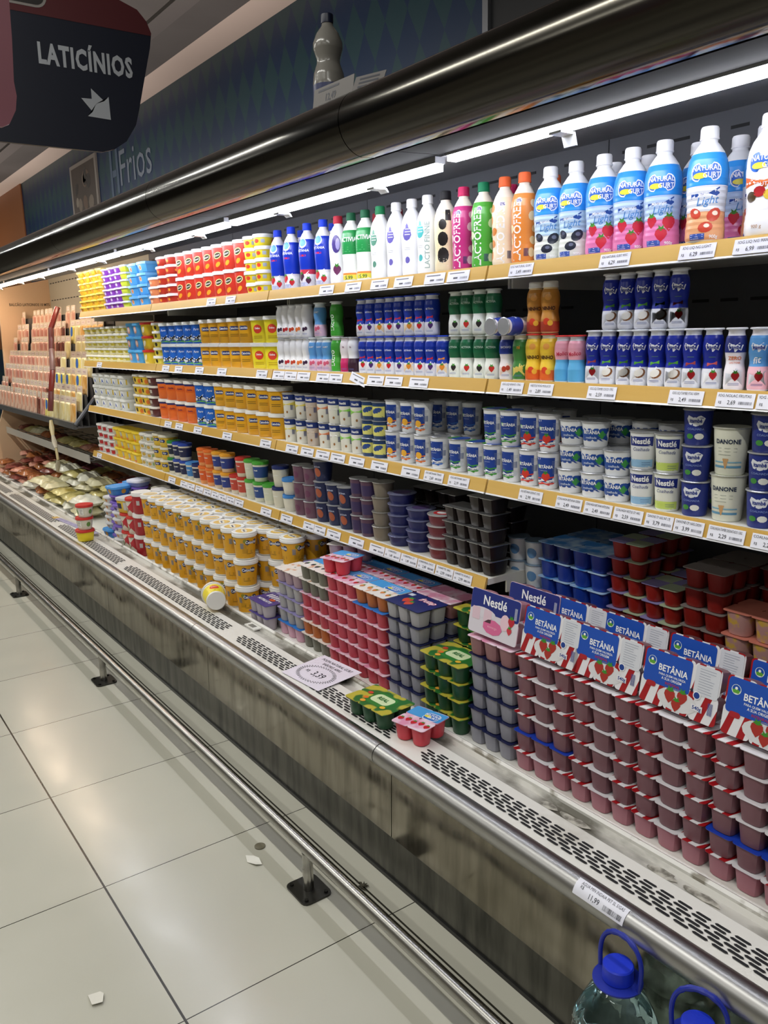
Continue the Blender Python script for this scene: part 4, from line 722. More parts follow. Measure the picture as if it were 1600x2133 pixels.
run(1, -2.232, -2.075, 2, 1, B_wp, 'white bottle with purple drop mark', 'white bottles with purple drops', rz=0.35)
run(1, -2.073, -1.99, 1, 1, B_wt, 'white bottle with teal drop mark', None, rz=0.05)
run(1, -1.988, -1.915, 1, 1, B_bk, 'cream bottle with black cap and dark prunes', None, rz=0.3)
run(1, -1.912, -1.835, 1, 1, B_lk, 'magenta bottle with dark pink cap', None, rz=0.35)
run(1, -1.833, -1.752, 1, 1, B_lg, 'bright green bottle with dark green cap', None, rz=0.35)
run(1, -1.742, -1.668, 1, 1, B_lc, 'cream and orange bottle with orange cap', None, rz=0.5)
run(1, -1.668, -1.590, 1, 1, B_lo, 'solid orange bottle with orange cap', None, rz=0.35)
run(1, -1.588, -1.425, 2, 1, B_nb, 'blue white bottle printed with dark plums', 'blue plum bottles on the top shelf', rz=0.45, jit=0.35)
run(1, -1.42, -1.17, 3, 1, B_np, 'blue and pink strawberry yogurt bottle', 'blue pink strawberry bottles', rz=0.4, jit=0.35)
B_np.put(-1.185, 1.725, 1.7255, 0.3, 'blue and pink strawberry bottle standing behind, partly hidden by the peach bottle', 'blue pink strawberry bottles')
B_no.put(-1.085, 1.612, 1.7255, 0.5, 'blue and peach fruit salad bottle standing at the shelf front', None)
B_np.put(-1.098, 1.745, 1.7255, 0.9, 'blue bottle in back row directly behind the front peach bottle', None)
B_no.put(-1.015, 1.705, 1.7255, 0.25, 'blue and peach bottle half hidden beside the white orange bottle', None)
B_nw.put(-0.955, 1.618, 1.7255, 0.35, 'white bottle with orange fruit band at the right end of the top shelf', None)
B_nw.put(-0.86, 1.618, 1.7255, 0.35, 'white and orange bottle just beyond the right picture edge', None)
for i, (k_, x, y) in enumerate(((B_blue, -2.93, 1.72), (B_blue, -2.70, 1.72), (B_plum, -2.42, 1.72), (B_plum, -2.30, 1.72), (B_lo, -1.62, 1.73), (B_lk, -1.78, 1.73), (B_np, -1.33, 1.74), (B_nb, -1.43, 1.74))):
    k_.put(x, y, 1.7255, 0.4, 'back row bottle on the top shelf, %s from left, behind the front bottles' % ORD[i], 'back row bottles on the top shelf')
# second shelf
run(2, -5.54, -4.73, 7, 5, T_pale, 'pale yellow short tub with cream lid', 'pale yellow tubs on the second shelf', rz=0.3)
run(2, -4.72, -4.49, 2, 3, T_bsq, 'sky blue square tub', 'sky blue tubs on the second shelf', **SQ)
run(2, -4.485, -4.37, 1, 3, T_yr, 'yellow square tub with red lid', 'red lidded yellow tubs', **SQ)
run(2, -4.33, -4.235, 1, 5, T_wy, 'small yellow tub with black figure', 'small yellow tubs on the second shelf', rz=0.4)
run(2, -4.215, -3.72, 5, 2, T_cow, 'blue tub with black cow picture', 'cow picture tubs on the second shelf', rz=0.5)
run(2, -3.715, -3.21, 5, 2, T_cat, 'orange yellow tall tub with navy logo', 'orange yellow tubs on the second shelf', rz=0.5)
run(2, -3.2, -2.975, 2, 2, T_del, 'lemon yellow tub with red oval', 'lemon yellow tubs on the second shelf', rz=0.5)
run(2, -2.965, -2.72, 5, 2, s_ber, 'small white bottle with berry picture', 'small white berry bottles', rz=0.4)
run(2, -2.715, -2.58, 3, [1, 2, 1], s_lb, 'small light blue and pink bottle', 'small light blue bottles', rz=0.4)
run(2, -2.575, -2.51, 1, 2, s_gr, 'small bright green bottle', 'small green bottles', rz=0.35)
run(2, -2.505, -2.455, 1, 1, s_pk, 'small pink and white bottle', None, rz=0.35)
run(2, -2.455, -2.405, 1, 1, s_dk, 'small dark plum and white bottle', None, rz=0.35)
run(2, -2.40, -1.925, 9, [2, 2, 2, 2, 2, 2, 2, 2, 1], s_bt, 'small royal blue yogurt bottle', 'small royal blue bottles', rz=0.4)
run(2, -1.92, -1.71, 4, 2, s_ac, 'small dark green and white bottle', 'small dark green bottles', rz=0.4)
run(2, -1.705, -1.655, 1, 1, s_bv, 'small blue topped white bottle with fruit', None, rz=0.4)
run(2, -1.652, -1.604, 1, 1, s_gy, 'small green and yellow bottle', None, rz=0.4)
run(2, -1.60, -1.50, 2, 1, s_ni, 'small yellow and orange bottle with red cap', 'small yellow orange bottles', rz=0.45)
run(2, -1.497, -1.403, 2, 1, s_mo, 'small pink and sky blue bottle', 'small pink blue bottles', rz=0.45)
run(2, -1.40, -1.03, 8, [1]*8, [s_itr, s_it, s_it, s_it, s_it, s_it, s_itr, s_itr], 'small navy bottle with white cap, lower layer', 'small navy bottles, lower layer', rz=0.45)
run(2, -1.025, -0.975, 1, 1, s_itz, 'small white lactose free bottle', None, rz=0.45); run(2, -0.972, -0.922, 1, 1, s_itf, 'small pink and blue fit bottle', None, rz=0.45); run(2, -0.915, -0.72, 4, 1, s_itf, 'small pink and blue bottle near picture edge', 'small pink and blue bottles at the edge', rz=0.45)
zz = ZS[2]+0.0005+s_it.h+0.0005
for i in range(5): (s_itr if i == 4 else s_it).put(-1.3775+0.04625*i+0.0462, 1.6215+0.002, zz, 0.5, 'small navy bottle standing on others, %s from left, upper layer' % ORD[i], 'navy bottles in the upper layer')
zz = ZS[2]+0.0005+s_ni.h+0.0005
for i in range(2): s_nio.put(-1.575+0.05*i, 1.622, zz, 0.5, 'brown orange bottle on yellow bottles, %s of the pair' % ('left', 'right')[i], 'brown orange bottles')
for i, x in enumerate((-1.678, -1.628)): SBk = s_bv; SBk.put(x, 1.622+0.055, zz+0.0205+(0.0), 0, 'small bottle lying on its side, %s of two, cap facing out' % ('left', 'right')[i], 'lying bottles on the second shelf', rx=pi/2)
# third shelf
run(3, -5.45, -4.83, 5, 3, T_wh, 'white round tub with blue mark', 'white round tubs on the third shelf', rz=0.3)
run(3, -4.68, -4.335, 3, 4, [T_yb, T_yb, T_bb], ['yellow and black square tub', 'yellow and black square tub', 'dark brown square tub'], 'yellow and brown tubs on the third shelf', **SQ)
run(3, -4.32, -3.84, 4, 2, T_or, 'orange tub with navy top band', 'orange tubs on the third shelf', rz=0.5)
run(3, -3.835, -3.61, 2, 2, T_cow, 'blue cow picture tub', 'cow picture tubs on the third shelf', rz=0.5)
run(3, -3.605, -2.97, 6, 2, T_cat, 'orange yellow tall tub with navy logo', 'orange yellow tubs on the third shelf', rz=0.5)
run(3, -2.956, -2.778, 2, 2, K_ny, 'white and yellow cup with navy band', 'white yellow cups', rz=0.4)
run(3, -2.778, -2.695, 1, 2, K_nbr, 'beige cup with navy band', 'beige cups on the third shelf', rz=0.4)
run(3, -2.69, -2.535, 2, 2, [K_nor, K_nwh], ['orange cup with navy band', 'cream cup with navy band'], 'orange and cream cups', rz=0.4)
run(3, -2.532, -2.397, 2, 2, K_ngr, 'lime green cup with navy band', 'lime green cups', rz=0.4)
run(3, -2.395, -2.26, 2, 3, K_vi, 'low yellow cup with blue rim', 'low yellow cups', rz=0.4)
run(3, -2.255, -2.023, 3, 2, K_bo, 'tall cup with orange waves', 'tall cups with orange waves', rz=0.2)
run(3, -2.02, -1.945, 1, 1, K_bb, 'tall cup with blue waves', None, rz=0.25); K_bg.put(-1.897, 1.634, 1.1437, 0.1, 'tall white cup with green waves and blue lid standing apart', None)
run(3, -1.845, -1.775, 1, 1, K_bg, 'lone single tall cup with green waves', None, rz=0.15); run(3, -1.774, -1.63, 2, 2, K_bg, 'tall cup with green waves', 'tall cups with green waves', rz=0.25, jit=0.3)
run(3, -1.626, -1.49, 2, 2, K_br, 'tall cup with red waves and strawberry', 'tall strawberry cups', rz=0.3)
run(3, -1.486, -1.262, 3, [3, 3, 2], K_co, 'low round cup with blue band', 'low round blue band cups', rz=0.35)
run(3, -1.26, -1.12, 2, 2, [K_n1, K_n2], ['white and blue cup with navy name band', 'white and lime cup with navy name band'], 'cups with navy name band', rz=0.35)
run(3, -1.118, -1.05, 1, 3, K_it, 'navy blue cup left of the cream cups', 'navy cups left of the cream cups', rz=0.35)
run(3, -1.046, -0.966, 1, 2, K_da, 'cream white cup with blue stripes', 'cream cups on the third shelf', rz=0.35)
run(3, -0.962, -0.89, 1, 3, K_it, 'navy blue cup right of the cream cups', 'navy cups right of the cream cups', rz=0.35)
run(3, -0.885, -0.74, 2, 2, K_it, 'navy blue cup beyond the right edge', 'navy cups beyond the right edge', rz=0.35)
for i, x in enumerate((-2.10, -2.02, -1.94)):
    for l in range(2): K_bb.put(x, 1.725, 1.1437+l*(K_bb.h+0.0004), 0.3, 'tall blue cup in the back row, %s from left, %s' % (ORD[i], layer(l, 2)), 'back row tall cups')
for i, x in enumerate((-1.72, -1.64, -1.56)):
    for l in range(2): K_br.put(x, 1.725, 1.1437+l*(K_br.h+0.0004), 0.3, 'strawberry cup in the back row, %s from left, %s' % (ORD[i], layer(l, 2)), 'back row strawberry cups')
for i in range(4):
    for l in range(3): K_co.put(-1.45+0.078*i, 1.725, 1.1437+l*(K_co.h+0.0004), 0.3, 'low blue band cup in back row, %s from left, %s' % (ORD[i], layer(l, 3)), 'back row low cups')
K_it.put(-1.08, 1.725, 1.1437, 0.3, 'navy cup in back row behind the navy cups', None)
# fourth shelf
run(4, -5.45, -5.12, 3, 4, T_wr, 'white tub with dark red label', 'dark red label tubs on the fourth shelf', rz=0.4)
run(4, -5.11, -4.665, 4, 3, T_ysq, 'golden yellow square tub', 'golden square tubs on the fourth shelf', **SQ)
run(4, -4.66, -4.47, 2, 4, T_w4, 'small cream white round tub', 'small cream tubs on the fourth shelf', rz=0.4)
run(4, -4.465, -4.25, 2, 3, T_yb3, 'yellow round tub with navy logo', 'yellow navy tubs on the fourth shelf', rz=0.4)
run(4, -4.24, -3.85, 5, [2, 2, 2, 1, 1], [G_gn, G_bl, G_bl, G_lb, G_dk], ['cup with green lid and navy label', 'cup with blue lid and navy label', 'cup with blue lid and navy label', 'cup with light blue lid', 'cup with dark navy lid'], 'navy label cups on the fourth shelf', rz=0.3)
run(4, -3.848, -3.68, 2, 2, G_or, 'orange cup with orange lid', 'orange lidded cups', rz=0.3)
run(4, -3.675, -3.50, 2, 2, G_oy, 'blue label cup with amber lid', 'amber lidded cups', rz=0.3)
run(4, -3.495, -3.34, 2, [1, 2], G_rd, 'cream cup with red lid', 'red lidded cups', rz=0.3)
run(4, -3.335, -3.085, 3, [2, 2, 1], [G_gr, G_gb, G_gr], ['cream cup with green lid', 'blue label cup with green lid', 'cream cup with green lid'], 'green lidded cups', rz=0.3)
run(4, -3.08, -3.0, 1, 2, G_bw, 'cream cup with navy lid', 'navy lidded cream cups', rz=0.3)
run(4, -2.995, -2.905, 1, 2, G_da, 'short cup with light blue lid', 'short light blue lidded cups', rz=0.3)
run(4, -2.90, -2.738, 2, 3, K_pu, 'mauve pudding cup', 'mauve pudding cups', rz=0.3)
run(4, -2.735, -2.485, 3, [3, 2, 2], K_ch, 'navy pudding cup with brown picture', 'navy pudding cups', rz=0.3)
K_ch.put(-2.64, 1.70, ZS[4]+0.0005, 0.2, 'navy pudding cup in back row, left', None); K_ch.put(-2.55, 1.70, ZS[4]+0.0005, 0.2, 'navy pudding cup in back row, right', None)
run(4, -2.48, -2.345, 2, 3, K_pud, 'dark plum slim pudding cup', 'plum pudding cups', rz=0.3)
run(4, -2.342, -2.262, 1, 4, K_bei, 'beige translucent ribbed cup', 'beige cups on the fourth shelf', rz=0.3)
run(4, -2.26, -2.05, 2, [5, 4], K_fl, 'flat round dark blue dessert cup', 'flat blue dessert cups', rz=0.3)
run(4, -2.045, -1.94, 1, [4], K_flr, 'flat round dark red dessert cup', 'flat red dessert cups', rz=0.3)
run(4, -1.935, -1.715, 2, [4, 5], [BR, BR], 'dark brown dessert pack with silver lid', 'dark brown dessert packs', **SQ)
run(4, -2.26, -1.75, 4, [4, 4, 3, 4], BR, 'dark brown dessert pack in the back row', 'back row dessert packs', y=1.76, **SQ)
# ================================================================== DECK, RIGHT TO LEFT
ZD = 0.4205
def stack(K_, x, y, n, desc, group, z=ZD, rz=0.0, jit=0.012, seed=1):
    """K_: kind or list of kinds from bottom to top"""
    rn = random.Random(seed+int(abs(x)*997)); L_ = K_ if isinstance(K_, list) else [K_]*n
    for l, K in enumerate(L_):
        K.put(x+rn.uniform(-1, 1)*0.0012, y+rn.uniform(-1, 1)*0.002, z, rz+rn.uniform(-jit, jit), (desc if isinstance(desc, str) else desc[l])+(', '+layer(l, len(L_)) if len(L_) > 1 else ''), group); z += K.h+0.0004
    return z
GB = 'mauve six cup packs stacked at the front'
for i in range(6):
    x = -1.367+i*0.1895; kk = [t_betp]+[t_bet]*5
    if i in (0,): kk = [t_betp, t_betx, t_bet, t_bet, t_bet, t_bet]
    if i == 3: kk[1] = t_betx
    zt = stack(kk, x, 1.503, 6, 'mauve cup pack in the %s stack from left, front row' % ORD[i], GB)
    zb = stack([t_bet]*6, x, 1.630, 6, 'mauve cup pack in the %s stack from left, back row' % ORD[i], 'mauve packs in the back row')
ZT = zt+0.0615
for i, x in enumerate((-1.355, -1.178, -0.985, -0.785)):
    t_bets.put(x, 1.515, ZT+0.001, 0.0, 'blue and strawberry printed pack standing on edge, %s from left, front row' % ORD[i], 'strawberry packs standing on edge in front', rx=radians(80))
    t_bets.put(x-0.02, 1.635, ZT+0.001, 0.0, 'printed strawberry pack standing on edge in the rear row, %s from left' % ORD[i], 'strawberry packs standing on edge behind', rx=radians(82))
t_ness.put(-1.556, 1.512, ZT+0.001, 0.0, 'navy and pink printed pack standing on edge at the left end', None, rx=radians(80))
t_ness.put(-1.53, 1.632, ZT+0.001, 0.0, 'navy and pink printed pack standing on edge behind the other', None, rx=radians(82))
stack([t_gry]*5+[t_nest], -1.556, 1.503, 6, 'grey cup pack with navy rims beside the mauve stacks', 'grey packs with navy rims, right'); stack([t_gry]*6, -1.556, 1.63, 6, 'grey cup pack in the rear stack beside the mauve ones', 'grey packs rear stack')
stack(t_grn, -1.752, 1.490, 4, 'green cup pack in the low front stack', 'green packs in the front stack'); stack(t_grn, -1.752, 1.62, 6, 'green cup pack in the taller stack behind', 'green packs in the rear stack')
stack([t_gry]*5+[t_fru], -1.953, 1.503, 6, 'grey cup pack with navy lid left of the green stacks', 'grey packs with navy lids, left'); stack([t_gry]*5+[t_nest], -1.953, 1.63, 6, 'grey cup pack behind the navy topped stack', 'grey packs behind')
GC = 'coral and orange six cup packs'
stack([t_cor]*4+[t_corb, t_orn], -2.136, 1.503, 6, ['coral cup pack, right stack']*5+['orange cup pack topping the right stack'], GC)
stack([t_cor]*6, -2.316, 1.503, 6, 'coral cup pack, middle stack', GC)
stack([t_oli, t_orn, t_cor, t_cor, t_oli, t_oli], -2.496, 1.503, 6, ['olive cup pack, left stack', 'orange cup pack, left stack', 'coral cup pack, left stack', 'coral cup pack, left stack', 'olive cup pack, left stack', 'olive cup pack, left stack'], GC)
for i, x in enumerate((-2.136, -2.316, -2.496)): stack([t_cor]*6, x, 1.63, 6, 'coral cup pack, %s rear stack from right' % ORD[i], 'coral packs in the rear stacks')
t_cor4.put(-2.395, 1.52, zt+0.001, 0.25, 'coral four cup pack lying on top of the coral stacks', None); t_lil.put(-2.53, 1.66, zt+0.001, 0.5, 'pale pack lying on top behind the coral four pack', None)
stack([t_lpk, t_lgr, t_lgr, t_lgr, t_lil], -2.680, 1.503, 5, ['pink cup pack under the lilac stack', 'grey lilac cup pack', 'grey lilac cup pack', 'grey lilac cup pack', 'lilac cup pack with cream lid'], 'lilac cup packs'); stack([t_lgr]*5, -2.680, 1.63, 5, 'grey lilac cup pack in the rear stack', 'lilac packs rear stack')
stack(t_sml, -2.86, 1.4625, 2, 'pale cup pack with violet white lid beside the buckets', 'violet lidded packs')
# rear step: blue and red packs, right of the fourth shelf
ZR = 0.6005
stack(K_wb, -1.745, 1.739, 5, 'small white cup with blue print, left column', 'small white blue cups', z=ZR, rz=0.3); stack(K_wb, -1.675, 1.739, 5, 'small white cup with blue print, right column', 'small white blue cups', z=ZR, rz=0.3)
for i in range(2):
    stack([t_blu]*(6)+([t_blup] if i == 0 else [t_blu]), -1.575+0.122*i, 1.762, 7, 'blue ribbed cup pack, %s column' % ('left', 'right')[i], 'blue ribbed packs', z=ZR); stack([t_blu]*7, -1.575+0.122*i, 1.885, 7, 'blue ribbed cup pack, rear %s column' % ('left', 'right')[i], 'rear blue ribbed packs', z=ZR)
for i, (x, n, K) in enumerate(((-1.334, 9, t_red), (-1.223, 7, t_red), (-1.100, 8, t_redd), (-0.975, 8, t_redd), (-0.850, 7, t_redd), (-0.725, 7, t_redd))):
    for j, y in enumerate((1.762, 1.885)): stack(K, x, y, 4 if i == 3 and j == 0 else n, 'dark red gelatin cup pack, %s column from left, %s row' % (ORD[i], ('front', 'rear')[j]), 'dark red cup packs', z=ZR)
stack(t_clr, -0.975, 1.762, 2, 'clear pink cup pack with corn filling', 'clear pink cup packs', z=0.7965)
# buckets
rn = random.Random(11)
for i in range(14):
    for j in range(4):
        x = -4.155+0.1085*i; y = 1.468+0.1065*j
        if (x > -2.99 and j == 0) or (x > -2.80 and j < 3): continue
        n = 3
        if j == 0 and i >= 11: n = 2
        for l in range(n):
            BKT.put(x, y, ZD+l*0.1168, rn.uniform(-0.9, 1.4), 'yellow lidded bucket, %s column from left, %s row, %s' % (ORD[i], ('front', 'second', 'third', 'rear')[j], layer(l, n)), 'yellow buckets with white lids')
# fallen and loose things on the deck
T_fall = tub('spread_tub', 0.040, 0.0475, 0.115, '#e6e4de', '#e6e4de', multi(a_del), bands=((0.008, 0.088, '#e8d42e'),), lidh=0.016)
T_fall.put(-3.055, 1.318, 0.447+0.052, radians(-108), 'yellow tub fallen on its side on the white deck', None, rx=radians(90))
t_grn.put(-1.872, 1.300, 0.448, radians(3), 'green cup pack lying on the deck edge', None)
t_cor4.put(-1.70, 1.318, 0.448, radians(12), 'coral four cup pack on the deck beside the green one', None)
T_r1 = tub('cream_cheese_tub', 0.036, 0.045, 0.072, '#d8d6c4', '#c9322c', multi(lambda d, mk: (P(d, mk(0, 0.032), Rc(0, 0, 0.026, 0.038), C('#efeee6'), 1, 2), lines(d, mk(0, 0.045), 0, 0, 0.018, 5, 0.006, C('#5f5f54'), 2, 0.002), P(d, mk(-0.8, 0.032), Ep(0, 0, 0.012, 0.014, 10), C('#5f8a3c'), 1, 2)), (0, 2.1, 4.2)), lidh=0.012)
T_r2 = tub('cream_cheese_tub', 0.039, 0.045, 0.066, '#ecd524', '#c9322c', None, lidh=0.012, n=3)
T_r2.put(-4.71, 1.270, 0.448, 0.2, 'yellow tub with red lid at the bottom of the leaning stack', None); T_r1.put(-4.705, 1.272, 0.5145, 0.5, 'white tub with red lid in the middle of the leaning stack', None); T_r1.put(-4.697, 1.276, 0.587, 0.8, 'white tub with red lid topping the leaning stack', None)
T_pl = tub('spread_tub', 0.036, 0.044, 0.038, '#d5d2dc', '#7a62c0', multi(lambda d, mk: P(d, mk(0, 0.016), Ep(0, 0, 0.014, 0.010, 12), C('#4a2a8c'), 1, 2), (0, 2.1, 4.2)), lidh=0.009, n=3)
T_pd = tub('spread_tub', 0.036, 0.044, 0.038, '#4a2a8c', '#7a62c0', None, lidh=0.009, n=3); T_pw = tub('spread_tub', 0.036, 0.044, 0.038, '#d8d6cc', '#dcdde0', multi(lambda d, mk: P(d, mk(0, 0.014), Ep(0, 0, 0.012, 0.009, 10), C('#c98a4a'), 1, 2), (0, 2.1, 4.2)), lidh=0.009, n=3)
T_bt = tub('spread_tub', 0.050, 0.058, 0.05, '#3f86cc', '#4f9be0', multi(lambda d, mk: P(d, mk(0, 0.022), Ep(0, 0, 0.014, 0.014, 12), C('#d8a040'), 1, 2), (0, 1.6, 3.2)), lidh=0.012, n=4)
T_yw = tub('spread_tub', 0.046, 0.055, 0.085, '#e3c244', '#c9cbd0', multi(lambda d, mk: (P(d, mk(0, 0.04), Rc(0, 0, 0.04, 0.044), C('#c9c7c4'), 1, 3), P(d, mk(-0.9, 0.04), Rc(0, 0, 0.03, 0.03), C('#2a2a50'), 1, 2)), (0.6, 3.7)), lidh=0.012, n=4)
def a_sal(d, mk): P(d, mk(0, 0.045), [(-0.045, 0.03), (0.045, 0.045), (0.045, -0.03), (0.01, -0.02)], C('#b8323a'), 1, 4); P(d, mk(0, 0.03), Ep(-0.012, 0, 0.016, 0.016, 12), C('#5f8a4a'), 2, 2); P(d, mk(0, 0.03), Ep(-0.012, 0, 0.008, 0.008, 10), C('#d8c23a'), 3, 1)
T_sal = tub('cream_cheese_tub', 0.040, 0.047, 0.1, '#dcd9c8', '#c9322c', multi(a_sal, (0, 2.1, 4.2)), lidh=0.012); T_dr = tub('margarine_tub', 0.044, 0.048, 0.115, '#a8242c', '#e6e4e2', multi(lambda d, mk: P(d, mk(0.8, 0.06), Rc(0, 0, 0.018, 0.024), C('#b8b4b4'), 1, 2), (0, 3.1)), lidh=0.018, n=2.5)
stack(T_dr, -4.275, 1.462, 3, 'dark red tall tub left of the buckets', 'dark red tall tubs'); stack(T_dr, -4.275, 1.57, 3, 'dark red tall tub in the row behind', 'rear dark red tall tubs')
stack(T_sal, -4.378, 1.456, 3, 'red and green picture tub with red lid, right stack', 'red and green picture tubs'); stack(T_sal, -4.485, 1.456, 2, 'red and green picture tub with red lid, left stack', 'red and green picture tubs')
zz = ZD+2*0.1004+0.0006; T_yw.put(-4.49, 1.46, zz, 0.4, 'yellow square tub with grey lid on top of a red tub', None)
stack([T_pw, T_pw, T_pl, T_pw, T_pw, T_pl], -4.592, 1.452, 6, 'white tub in the narrow stack left of the red tubs', 'white tubs in the narrow stack', rz=0.2)
stack([T_pl, T_pd, T_pl, T_pd, T_pl, T_pl, T_pd, T_bt], -4.70, 1.475, 8, ['violet lidded tub in the tall stack']*7+['light blue tub crowning the violet stack'], 'violet tall stack', rz=0.2)
stack([T_bt, T_pw, T_pw, T_pw, T_pw, T_pw], -4.822, 1.475, 6, 'clear lidded tub stacked left of the violet tower', 'clear lidded tubs', rz=0.2)
stack([T_pw]*7+[T_bt], -4.78, 1.60, 8, 'clear lidded tub in the rear tower', 'rear tower tubs', rz=0.2); stack([T_pl]*8, -4.655, 1.585, 8, 'violet lidded tub in the rear tower', 'rear violet tubs', rz=0.2)
T_rl = tub('cream_cheese_tub', 0.05, 0.06, 0.055, '#d8d6c4', '#cf3a30', None, lidh=0.012)
stack([T_pw]*6+[T_rl], -4.92, 1.60, 7, 'white tub in the stack crowned by a red lid', 'red crowned stack', rz=0.2)
stack([T_yw]*3, -4.53, 1.62, 3, 'yellow tub with grey lid in the row behind', 'rear yellow tubs'); stack([T_yb3]*5, -4.41, 1.62, 5, 'yellow round tub behind the red tubs', 'rear yellow round tubs')
T_wt = tub('spread_tub', 0.045, 0.055, 0.04, '#8f9ad0', '#e4e6f2', None, lidh=0.012, n=4); T_wt.put(-4.657, 1.585, ZD+8*0.0384+0.001, 0.4, 'pale lilac tub with white lid lying on the rear violet tower', None)
# ---- meat and cheese section
def blister(c1, c2, w_=0.112, h_=0.185, oval=None):
    b = Mb(); q = RR(w_, h_, 0.012, 3); k = len(q); b.add([(x, y, z+h_/2) for y in (-0.003, 0.0) for x, z in q], [tuple(range(k)), tuple(range(k, 2*k))]+[(t, (t+1) % k, k+(t+1) % k, k+t) for t in range(k)], C('#e0d0bc', 0.15))
    c = Mb(); q1 = RR(w_*0.86, h_*0.70, 0.012, 3, 0, h_*0.42); q2 = RR(w_*0.76, h_*0.62, 0.010, 3, 0, h_*0.42); k = len(q1)
    c.add([(x, -0.003, z) for x, z in q1]+[(x, -0.013, z) for x, z in q2], [(t, (t+1) % k, k+(t+1) % k, k+t) for t in range(k)]+[tuple(range(k, 2*k))], noisy('sliced_meat', c1, c2, 22, 0.25, (0.4, 0.6), (2.5, 1, 0.6), detail=3))
    d = Mb(); mp = flat((0, -0.0031, h_*0.88), (1, 0, 0), (0, 0, 1)); P(d, mp, Rc(0, 0, w_*0.6, h_*0.12), C('#d8c8c0'), 1, 1); lines(d, mp, 0, 0.003, w_*0.4, 2, 0.006, C('#8a4a40'), 2, 0.002)
    if oval: P(d, flat((0, -0.0131, h_*0.55), (1, 0, 0), (0, 0, 1)), Ep(0, 0, w_*0.25, w_*0.32, 14), C(oval), 1, 1)
    return Kind('blister_pack', 'meat pack', [('backing', b.mesh('blister_backing')), ('sliced_filling', c.mesh('blister_filling')), ('printed_label', d.mesh('blister_label', -50))], h_)
BL = {'salmon': blister('#c58f7a', '#e6cbb6'), 'pink': blister('#b5776a', '#dcb3a2'), 'brown': blister('#5f3028', '#94604f'), 'cream': blister('#e0cf92', '#ece2b8'), 'yellow': blister('#e3d06a', '#efe4a0', oval='#3a68b8'), 'amber': blister('#d8a050', '#e8c890')}
rack = empty('hanging_pack_rack', (0, 0, 0)); m = Mb(); a0 = (1.50, 1.008); a1 = (1.80, 1.86)
for x in (-5.50, -7.95): m.tube([(x, 1.49, 1.02), (x, 1.64, 1.20), (x, 1.80, 1.25), (x, 2.04, 1.25)], 0.014, C('#4b4c50', 0.4, 0.5), 8)
m.obj('side_bar', rack); m = Mb(); m.box(-7.95, -5.50, 1.478, 1.500, 0.995, 1.035, C('#5a5a5c', 0.4, 0.4)); m.box(-7.95, -5.50, 1.50, 2.045, 1.000, 1.008, C('#4a4a4c', 0.5)); m.obj('ledge', rack)
m = Mb()
for r in range(7): m.box(-7.94, -5.51, 1.532+r*0.045, 1.540+r*0.045, 1.008, 1.10+r*0.108, C('#3f3e3e', 0.5))
m.obj('step_panel', rack); tag(rack, 'grey stepped rack holding sliced meat packs at left end', 'rack')
rn = random.Random(5)
for r in range(7):
    for c_ in range(19):
        x = -7.88+c_*0.126+rn.uniform(-0.008, 0.008)
        if rn.random() < 0.10 and r > 0: continue
        f = (x+7.9)/2.4
        ck = rn.choice(['salmon', 'salmon', 'pink', 'salmon']) if f < 0.55 else (rn.choice(['brown', 'pink', 'brown']) if f < 0.68 else rn.choice(['cream', 'yellow', 'amber', 'cream']))
        if r == 6 and f > 0.5: ck = 'cream' if f > 0.8 else 'salmon'
        zb = 1.010+max(0, r-1)*0.108+(0.092 if r else 0)
        yb = 1.515+(r*0.045)-(0.0 if r else 0.0)
        BL[ck].put(x, yb-0.004, zb+0.001 if r == 0 else zb-0.02, rn.uniform(-0.06, 0.06), '%s sliced pack, %s from left, %s tier of the rack' % (ck, ORD[c_], ('bottom', 'second', 'third', 'fourth', 'fifth', 'sixth', 'top')[r]), 'sliced packs on the rack', rx=radians(-5))
# sausage strips
def strip(name, pts, w_, cols):
    m = Mb(); n = len(pts)
    for i in range(n-1): m.tube([pts[i], tuple((Vector(pts[i])+Vector(pts[i+1]))/2), pts[i+1]], [w_*0.6, w_, w_*0.6], C(cols[i % len(cols)], 0.25), 10, True, w_*0.5)
    return m.obj(name)
o = strip('sausage_string', [(-6.05, 1.60, 1.78), (-6.04, 1.54, 1.64), (-6.00, 1.52, 1.50), (-5.95, 1.50, 1.36), (-5.93, 1.47, 1.22), (-5.92, 1.45, 1.09)], 0.036, ['#7a2c26', '#6a3a3a', '#8a6a66']); tag(o, 'string of dark red sausage packs hanging over the rack', 'sausages')
o = strip('promo_strip', [(-6.0, 1.465, 1.02), (-5.95, 1.455, 0.92), (-5.88, 1.45, 0.84), (-5.86, 1.45, 0.76), (-5.90, 1.45, 0.68)], 0.018, ['#c9b88a', '#b8b09c']); tag(o, 'thin cream hanging clip strip below the rack', 'strip')
# lower wire shelf
ws = empty('wire_shelf', (0, 0, 0)); m = Mb(); m.box(-7.95, -5.50, 1.555, 1.562, 0.765, 0.82, C('#a8a49c', 0.3)); m.obj('price_rail', ws); m = Mb()
for i in range(9): m.tube([(-7.95, 1.60+i*0.05, 0.79), (-5.50, 1.60+i*0.05, 0.79)], 0.003, C('#8a8a88', 0.4, 0.7), 6)
for i in range(9): m.box(-7.94+i*0.303, -7.93+i*0.303, 1.56, 2.045, 0.780, 0.787, C('#8a8a88', 0.4, 0.7))
m.obj('wire_grid', ws); tag(ws, 'translucent railed wire shelf below the pack rack', 'shelf')
